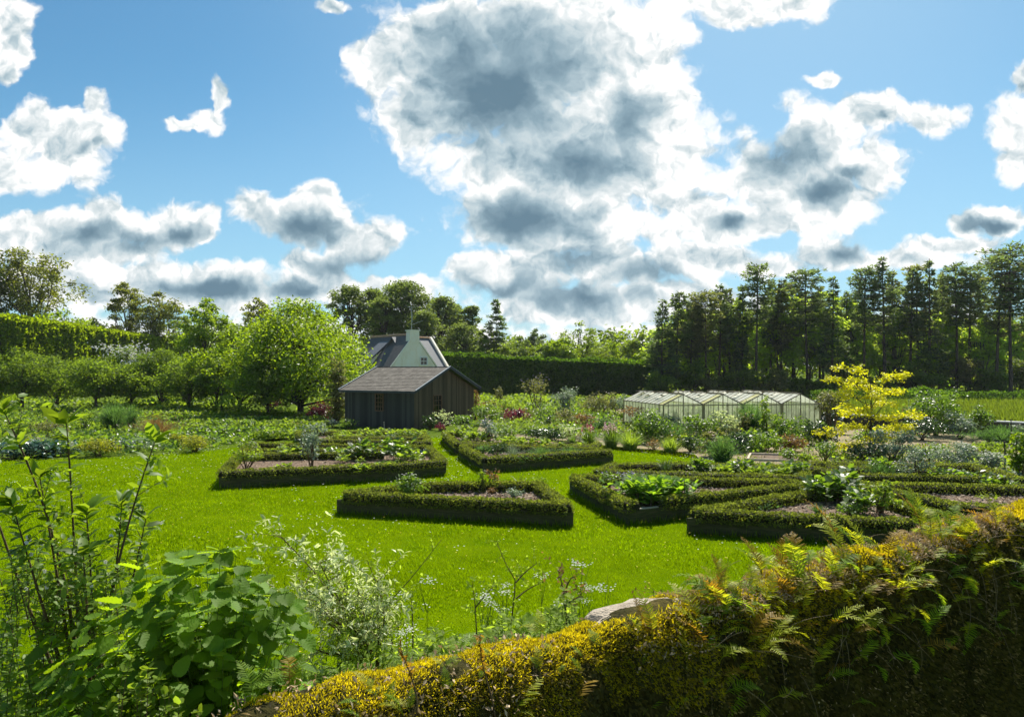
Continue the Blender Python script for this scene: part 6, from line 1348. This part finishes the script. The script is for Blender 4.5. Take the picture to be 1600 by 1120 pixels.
NAMED = [('rust tipped fern frond curling upward on the dark wall face below the bare stone', 893, 1112, [(9, 20, 10, 0, 1.0), (1, 60, -25, 0, .5)]),
 ('upright yellow green fern right of the bare coping stone', 1068, 1045, [(0, 75, 30, 20, 1.0), (1, 20, -10, 0, .7), (4, 140, 10, 10, .55)]),
 ('golden fern frond pointing right across the dark wall face', 1110, 1062, [(8, -8, -28, 0, .95), (4, 200, -10, 0, .5)]),
 ('small fresh green fern just under the moss edge left of the bare stone', 934, 1025, [(4, 70, 10, 0, .55), (5, 120, 0, 0, .5)]),
 ('slim brown fern standing before the left of the bare stone', 1000, 985, [(8, 90, 45, 0, .62)]),
 ('slim dark fern standing before the right of the bare stone', 1020, 1000, [(0, 85, 40, 0, .90), (8, 60, 35, 0, .5)]),
 ('pale fern low on the wall face at the bottom centre', 1000, 1118, [(4, 10, -20, 0, .8), (9, 40, -10, 0, .6)]),
 ('yellow fern at the bottom edge below the thick moss', 795, 1118, [(0, 15, -5, 0, .9), (1, 60, 0, 0, .8), (2, -20, -20, 0, .6)]),
 ('drooping fern among the moss above the bottom edge', 845, 1000, [(0, 60, 15, 10, .6), (1, 100, 5, 0, .6)]),
 ('rusty fern at the left end of the moss crest', 452, 1085, [(9, 80, 30, 0, .7), (4, 30, 20, 0, .6), (5, 130, 20, 0, .6)]),
 ('bright green fern where the leafy bush meets the moss', 400, 1105, [(5, 40, 10, 0, .8), (4, 100, 15, 0, .7)]),
 ('wide silvery green fern low on the right wall face', 1250, 1085, [(5, 25, -22, 0, 1.0), (0, 5, -30, 0, .9), (4, 120, -20, 0, .6)]),
 ('arching fern with yellow tips low on the wall face right of the wide one', 1330, 1100, [(1, 35, -15, 0, 1.0), (4, -10, -40, 0, .8)]),
 ('single pale fern frond alone on the bare dark wall face at the right', 1505, 985, [(4, -10, -45, 0, .7)]),
 ('small lone fern leaf low at the right on the dark wall face', 1465, 1062, [(4, -10, -40, 0, .5)]),
 ('dark tipped fern rising over the lawn edge at the crest', 1190, 905, [(8, 90, 30, 0, 1.0), (1, 60, 20, 0, 1.0), (4, 120, 20, 0, .9), (0, 150, 25, 0, .8)]),
 ('bright golden green fern leaning out from the wall face above the bottom edge', 1185, 1020, [(0, -60, 15, 0, 1.0), (1, -100, 10, 0, .9), (3, -20, 0, 0, .8)]),
 ('yellow fern leaning out toward the viewer at right of centre', 1290, 985, [(1, -80, 20, 0, 1.1), (0, -40, 10, 0, 1.0), (8, -120, 10, 0, .7)]),
 ('broad lit fern leaning out of the wall below the tall dark fern', 1400, 930, [(0, -70, 25, 0, 1.2), (1, -30, 10, 0, 1.1), (3, -110, 15, 0, 1.0)]),
 ('sunlit fern leaning out of the wall near the right edge', 1530, 900, [(1, -70, 25, 0, 1.3), (0, -110, 15, 0, 1.1)]),
 ('brown curled fern at the crest right of the bare stone', 1130, 925, [(8, 80, 40, 0, .8), (9, 50, 20, 0, .6)]),
 ('large brown and green fern crossing the edge of the right near bed', 1310, 850, [(8, 120, 30, 0, 1.5), (1, 80, 15, 0, 1.3), (0, 50, 10, 0, 1.2)]),
 ('tall dark fern rising highest on the crest before the fan of hedges', 1440, 835, [(0, 85, 45, 0, 1.5), (4, 60, 30, 0, 1.4), (8, 110, 35, 0, 1.3)]),
 ('fern pointing to the right picture edge just below the crest', 1580, 905, [(4, 0, -5, 0, 1.2), (5, -20, -20, 0, 1.1)]),
 ('long feathery silver fern lying out in the middle of the right wall face', 1480, 905, [(5, -5, -30, 0, 1.5), (4, 10, -20, 0, 1.3), (1, -25, -30, 0, 1.1)]),
 ('thin fern frond reaching right halfway down the wall at the right edge', 1560, 950, [(0, 0, -35, 0, 1.2)]),
 ('horizontal fern with rusty base in the middle of the right wall face', 1420, 975, [(5, 0, -30, 0, 1.1), (9, 30, -20, 0, .8)])]
for lab, px, py, sp in NAMED:
    s, a = wpix(px, py); fern(lab, s, a, sp)
rng = np.random.default_rng(23)
for k in range(170):
    px = rng.uniform(1090, 1600) if k % 8 else rng.uniform(1060, 1600); f = rng.uniform(0, 1) ** 1.2; ytop = np.interp(px, [1060, 1180, 1320, 1450, 1600], [930, 895, 860, 825, 800])
    py = ytop + 14 + f * 190; s, a = wpix(px, py); sp = []
    for _ in range(rng.integers(2, 5)):
        vi = int(rng.choice([0, 1, 2, 3, 0, 1, 4, 5, 6, 8, 9])); sp.append((vi, rng.uniform(-30, 190), rng.uniform(-30, 35) - 25 * f + (18 if f < .15 else 0), rng.uniform(-15, 15), rng.uniform(.5, 1.0) * (1 + s * .06)))
    fern('yellow green polypody fern in the dense tangle on the right part of the mossy wall', s, a, sp, 'ferns in the dense tangle')
for k in range(26):
    px = rng.uniform(560, 1060); py = np.interp(px, [423, 640, 900, 1060], [1095, 1045, 985, 960]) + rng.uniform(10, 80); s, a = wpix(px, py)
    fern('small young fern sprouting from the thick golden moss', s, a, [(int(rng.choice([0, 1, 4, 5])), rng.uniform(0, 180), rng.uniform(-10, 30), 0, rng.uniform(.25, .45)) for _ in range(2)], 'young ferns in the moss')
# two tall dead stalks leaning over the moss
def stalk(px, py, ptop, lab, seed):
    rng = np.random.default_rng(seed); s, a = wpix(px, py); P, Nn = ws(np.array([s]), np.array([a])); p = P[0]; h = (py - ptop) / FPX * p[1]
    r = thing('dry_stalk', lab, 'plant', tuple(p)); g = Geo(); t = np.linspace(0, 1, 10); q = np.stack([.03 * np.sin(t * 3 + seed), .03 * np.cos(t * 2) - .03, t * h - .02], 1); g.tube(q, np.linspace(.004, .0018, 10), 5); g.build('stem', M['twig'], r, True)
    g = Geo(); m = 34; tt = rng.uniform(.35, 1, m) ** .7; P = np.stack([np.interp(tt, t, q[:, k]) for k in range(3)], 1); g.tile(LAN, P, nrm(rng.normal(size=(m, 3)) + [0, 0, .4]), nrm(rng.normal(size=(m, 3))), rng.uniform(.015, .035, m), 1.5); g.build('leaf', M['fernrust'], r)['kind'] = 'stuff'
stalk(640, 1110, 990, 'thin brown stalk with shrivelled leaves in front of the moss, left one', 1)
stalk(762, 1112, 975, 'thin brown stalk with shrivelled leaves in front of the moss, right one', 2)

# ================================================================== FOREGROUND SHRUBS BEHIND THE WALL
def at(px, py, Y): return np.array([gx(px, Y), Y, H - (py - CY) / FPX * Y])
def sprig(g, st, base, tip, rng, n, ls, leaf, r0=.004, t0=.35, sag=.06, w=1.0, droop=.3, tuft=0):
    p = bez(base, tip, rng, sag, 9, .03); st.tube(p, np.linspace(r0, r0 * .3, 9), 5); ax = nrm(p[-1] - p[-3])
    t = np.sort(rng.uniform(t0, 1.0, n)); P = np.stack([np.interp(t, np.linspace(0, 1, 9), p[:, k]) for k in range(3)], 1)
    ang = np.arange(n) * 2.4 + rng.uniform(0, 6.28); A = nrm(np.cross(ax, [0.3, .2, 1.])); B = np.cross(ax, A)
    O = np.cos(ang)[:, None] * A + np.sin(ang)[:, None] * B; T = nrm(O + ax * .55 + rng.normal(size=(n, 3)) * .18 + [0, 0, -droop]); Nn = nrm(np.array([0, 0, 1.]) * .9 + ax * .4 + rng.normal(size=(n, 3)) * .35)
    g.tile(leaf, P, T, Nn, ls * (.55 + .6 * t) * rng.uniform(.75, 1.2, n), w)
    if tuft:
        O = nrm(rng.normal(size=(tuft, 3)) * [1, 1, .4]); g.tile(leaf, np.repeat(p[-1:], tuft, 0), nrm(O + ax * .8), nrm(ax + rng.normal(size=(tuft, 3)) * .3), ls * 1.35 * rng.uniform(.8, 1.2, tuft), w)
rng = np.random.default_rng(31)
# broad leaved bush
root = np.array([-1.32, 3.05, 0]); r = thing('hazel_bush', 'big bush with broad toothed green leaves behind the left end of the mossy wall', 'bush', tuple(root)); g = Geo(); st = Geo()
YT = ([40, 100, 160, 210, 270, 340, 400, 450, 500], [1030, 990, 945, 895, 858, 842, 862, 912, 975])
for k in range(250):
    px = rng.uniform(60, 478) if k > 16 else np.linspace(70, 470, 17)[k]; yt = np.interp(px, *YT); f = 0 if k <= 16 else rng.uniform(0, 1) ** 1.1; py = yt + f * (1150 - yt); Y = rng.uniform(2.65, 3.35) if k > 16 else rng.uniform(2.8, 3.2)
    tip = at(px, py, Y); b = np.array([root[0] + (tip[0] - root[0]) * .45, root[1] + (tip[1] - root[1]) * .3, tip[2] - rng.uniform(.35, .6)])
    sprig(g, st, b - root, tip - root, rng, 10, rng.uniform(.052, .08), HAZ, .0022, .02, .08, 1.0, .3)
for k in range(14):
    a = rng.uniform(0, 6.28); e = np.array([cos(a) * rng.uniform(.1, .45), sin(a) * .25, rng.uniform(2.1, 2.7)]); st.tube(bez((cos(a) * .05, sin(a) * .05, 0), e, rng, .04, 8, 0), np.linspace(.014, .006, 8), 6)
g.build('foliage', M['hazel'], r, True); st.build('branch', M['greenstem'], r, True)
# upright narrow leaved shrub at the left
root = np.array([-2.15, 3.5, 0]); r = thing('upright_shrub', 'tall shrub of upright stems with narrow glossy leaves at the left edge', 'shrub', tuple(root)); g = Geo(); st = Geo(); fl = Geo()
STEMS = [(5, 640, 3.3), (104, 662, 3.3), (242, 690, 3.35), (62, 745, 3.3), (190, 790, 3.5), (135, 800, 3.3), (-40, 700, 3.4), (20, 790, 3.2), (130, 868, 3.1), (228, 810, 3.6)]
for (px, py, Y) in STEMS:
    tip = at(px, py, Y); b = at(140 + (px - 140) * .12 + rng.uniform(-10, 10), 1130, Y + .1); st.tube(bez((0, 0, 0), b - root, rng, .02, 5, 0), [.02, .018, .016, .014, .012], 6)
    p = bez(b, tip, rng, .035, 12, 0); st.tube(p - root, np.linspace(.011, .0022, 12), 6)
    for i_ in range(4, 12):
        for q in range(3 if i_ < 7 else 1):
            e = p[i_] + np.array([rng.normal() * .09, rng.normal() * .08, rng.uniform(.02, .16)]); sprig(g, st, p[i_] - root, e - root, rng, 8, .046, LAN, .002, .1, .08, 1.8, .1)
    sprig(g, st, p[8] - root, tip - root, rng, 22, .085, LAN, .0025, .2, .01, 1.5, .05, 6)
for k in range(130):
    px = rng.uniform(-30, 190); py = rng.uniform(850, 1140); Y = rng.uniform(3.1, 3.9); tip = at(px, py, Y); sprig(g, st, tip - root - [rng.normal() * .05, 0, .28], tip - root, rng, 24, .046, LAN, .0025, .05, .06, 1.9, .15)
m = 26; c_ = at(70, 880, 3.3); P = c_ - root + rng.normal(size=(m, 3)) * [.14, .1, .16]
for kk in range(5): a_ = kk * 1.257 + rng.uniform(0, .6, m); fl.tile(RND, P, np.stack([np.cos(a_), a_ * 0 - .3, np.sin(a_)], 1), np.array([[0, -1., .3]]), .011, 1.1)
g.build('foliage', M['serr'], r, True); st.build('stem', M['twig'], r, True); fl.build('flower', M['white'], r)
# low mixed leaves under them
root = np.array([-1.9, 3.2, 0]); r = thing('leafy_undergrowth', 'lime green low leaves in the bottom left corner', 'shrub', tuple(root)); g = Geo(); st = Geo()
for k in range(120):
    px = rng.uniform(-60, 330); py = rng.uniform(1010, 1180); Y = rng.uniform(2.9, 3.7); tip = at(px, py, Y); sprig(g, st, tip - root - [rng.normal() * .05, 0, .3], tip - root, rng, 18, .045, LAN, .0025, .1, .06, 2.2, .2)
g.build('foliage', M['serr'], r, True); st.build('stem', M['twig'], r, True)
# yellow leaved sprigs
root = np.array([-1.02, 2.25, 0]); r = thing('yellow_leaved_shrub', 'small yellow green sprigs before the broad leaved bush at the bottom', 'shrub', tuple(root)); g = Geo(); st = Geo()
for (px, py) in ((200, 1030), (232, 1045), (245, 1062), (215, 1075), (190, 1095), (262, 1085), (280, 1100), (236, 1100), (305, 1112), (170, 1110), (225, 1060)):
    for q in range(2):
        tip = at(px + rng.uniform(-8, 8), py, 2.35 + rng.uniform(0, .15)); sprig(g, st, tip - root - [rng.normal() * .03, 0, .22], tip - root, rng, 16, .022, RND, .0018, .1, .06, .9, .1, 3)
st.tube([[0, 0, 0], [-.1, .02, 1.2], [-.12, .05, 2.5]], [.012, .010, .006], 6)
g.build('foliage', M['lime'], r, True); st.build('stem', M['twig'], r, True)
# variegated willow
root = np.array([-.85, 4.5, 0]); r = thing('variegated_willow', 'willow bush with cream and green narrow leaves right of the broad leaved bush', 'shrub', tuple(root)); g = Geo(); g2 = Geo(); st = Geo()
MAIN = [(475, 900), (505, 935), (540, 1000), (500, 1000), (590, 975), (440, 822), (500, 862), (525, 880), (590, 890), (470, 930), (560, 910), (430, 900), (520, 950), (600, 930), (545, 975), (470, 985)]
for (px, py) in MAIN:
    tip = at(px, py + 18, 4.2 + rng.uniform(-.2, .3)); b = at(590, 1030, 4.45); p = bez(b, tip, rng, .05, 10, .05); st.tube(p - root, np.linspace(.007, .002, 10), 5)
    for i_ in range(3, 10):
        for q in range(4):
            e = p[i_] + rng.normal(size=3) * [.12, .14, .07] + [0, 0, .08]; sprig(g if (i_ > 6 or q == 0) else g2, st, p[i_] - root, e - root, rng, 12, .036, LAN, .0018, .1, .05, 1.2, .1, 3 if i_ > 7 else 0)
st.tube(bez((0, 0, 0), at(590, 1030, 4.45) - root, rng, .02, 6, 0), np.linspace(.03, .014, 6), 6)
g.build('foliage', M['varieg'], r, True); g2.build('foliage', M['willow'], r, True); st.build('branch', M['twig'], r, True)
# thin saplings standing between the wall and the lawn
def sapling(lab, paths, Y, mt, n, ls, leaf=DIA):
    b = at(*paths[0][0], Y); root = np.array([b[0], Y, 0]); r = thing('thin_sapling', lab, 'sapling', tuple(root)); g = Geo(); st = Geo(); st.tube([[0, 0, 0], [0.02, 0, b[2] * .5], b - root], [.012, .01, .008], 6)
    for pth in paths:
        P = np.array([at(x, y, Y + .0) for x, y in pth]) - root; t = np.linspace(0, len(P) - 1, 3 * len(P)); q = np.stack([np.interp(t, range(len(P)), P[:, k]) for k in range(3)], 1); q[:, 1] += .04 * np.sin(t * 2)
        st.tube(q, np.linspace(.006, .0018, len(q)), 5)
        for k in range(n):
            i_ = rng.integers(2, len(q)); e = q[i_] + rng.normal(size=3) * .045 + [0, 0, .05]; sprig(g, st, q[i_], e, rng, 4, ls, leaf, .0012, .3, .05, 1, .1)
    g.build('foliage', M[mt], r); st.build('stem', M['twig'], r, True)
sapling('thin dark forked sapling against the lawn left of the bare stone', [[(797, 992), (806, 910), (792, 882), (776, 845)], [(806, 910), (822, 895), (838, 878)], [(806, 935), (830, 920), (852, 905)]], 5.2, 'willow', 12, .028)
sapling('thin leaning twig against the lawn right of the willow', [[(612, 990), (600, 950), (640, 905), (690, 842)], [(600, 950), (585, 910), (578, 880)]], 5.4, 'willow', 9, .026)
sapling('pale slim sapling with upright leaves in the middle of the lawn edge', [[(745, 1000), (742, 950), (738, 905)], [(742, 950), (760, 930), (770, 915)]], 5.6, 'willow', 12, .04)
sapling('leafy slim stem second from left between wall and lawn', [[(645, 1020), (643, 960), (642, 925)]], 5.0, 'willow', 14, .035)
sapling('bronze leaved sprig just left of the bare stone', [[(885, 965), (880, 920), (872, 890)], [(880, 930), (893, 905), (900, 898)], [(884, 945), (905, 935), (912, 930)]], 4.6, 'rusty', 9, .03)
sapling('short dark stalk above the bare stone', [[(1022, 945), (1023, 925)]], 4.2, 'rusty', 4, .02)
# weeds at the foot of the wall on the garden side
g = Geo(); st = Geo()
for k in range(900):
    px = rng.uniform(400, 900); py = np.interp(px, [423, 746, 950], [1085, 1014, 950]) - rng.uniform(-15, 52) * (.5 + .5 * sin(px * .03) ** 2); Y = rng.uniform(3.9, 6.2); tip = at(px, py, Y); L = rng.uniform(.2, .5)
    sprig(g, st, tip - [rng.normal() * .08, rng.normal() * .08, L], tip, rng, 11, rng.uniform(.03, .055), LAN if k % 3 else RND, .002, .1, .08, 1.6 if k % 3 else .9, .1)
w1 = kind(g.build('tall_weeds', M['willow']), 'stuff', 'pale leafy weeds crowding behind the mossy wall', 'weeds'); kind(st.build('weed_stems', M['greenstem']), 'stuff', 'green stems of the weeds behind the wall', 'weeds')
g = Geo()
for k in range(46):
    px = rng.uniform(420, 820); Y = rng.uniform(4.2, 5.6); py = np.interp(px, [423, 746, 950], [1085, 1014, 950]) - rng.uniform(-10, 30); b = at(px, py + 30, Y)
    for q in range(4):
        a = rng.uniform(0, 6.28); f = frond(.30, 1.6, 15, rng, .25); ca, sa = cos(a), sin(a)
        for V, F in zip(f.V, f.F): pass
        n0 = g.n
        for V, F, Mi in zip(f.V, f.F, f.M): g.V.append(V @ np.array([[ca, sa, 0], [-sa, ca, 0], [0, 0, 1]]) + b); g.F.append(F + n0); g.M.append(Mi)
        g.n += f.n
kind(g.build('garden_ferns', M['lime']), 'stuff', 'mass of pale green fern fronds behind the mossy wall', 'ferns')
g = Geo(); m = 900; px = rng.uniform(520, 960, m); Y = rng.uniform(4.5, 7.5, m); py = np.interp(px, [520, 960], [1030, 930]) - np.abs(rng.normal(size=m)) * 45
P = np.stack([(px - CX) / FPX * Y, Y, H - (py - CY) / FPX * Y], 1); P = P[(P[:, 2] > .3)]; 
cl = P[rng.integers(0, len(P), 22)]; q = cl[rng.integers(0, 22, 700)] + rng.normal(size=(700, 3)) * [.035, .035, .012]
for kk in range(3): a_ = kk * 2.1 + rng.uniform(0, 1, 700); g.tile(RND, q, np.stack([np.cos(a_), np.sin(a_), a_ * 0 + .4], 1), np.array([[0, -.5, 1.]]), .007, 1.1)
st = Geo()
for c_ in cl:
    for _ in range(4): st.tube([[c_[0], c_[1], 0], c_ - [0, 0, .25], c_ + rng.normal(size=3) * .05], [.003, .002, .001], 4)
o = g.build('cow_parsley', M['white']); kind(o, 'stuff', 'airy white flower heads on thin stems behind the wall', 'wild flowers'); st.build('stem', M['greenstem'], o)
# thin summer air: one even box of haze round the whole place
hz = Geo(); hz.box((-260, -40, -1.2), (260, 320, 34)); m_, nt, out = newmat('haze_air')
pv = N(nt, 'ShaderNodeVolumePrincipled'); pv.inputs['Density'].default_value = .00012; pv.inputs['Color'].default_value = (.85, .93, 1, 1); pv.inputs['Anisotropy'].default_value = .3
nt.links.new(pv.outputs[0], out.inputs['Volume']); kind(hz.build('haze', m_), 'stuff', 'thin pale air between the garden and the wood', 'haze')
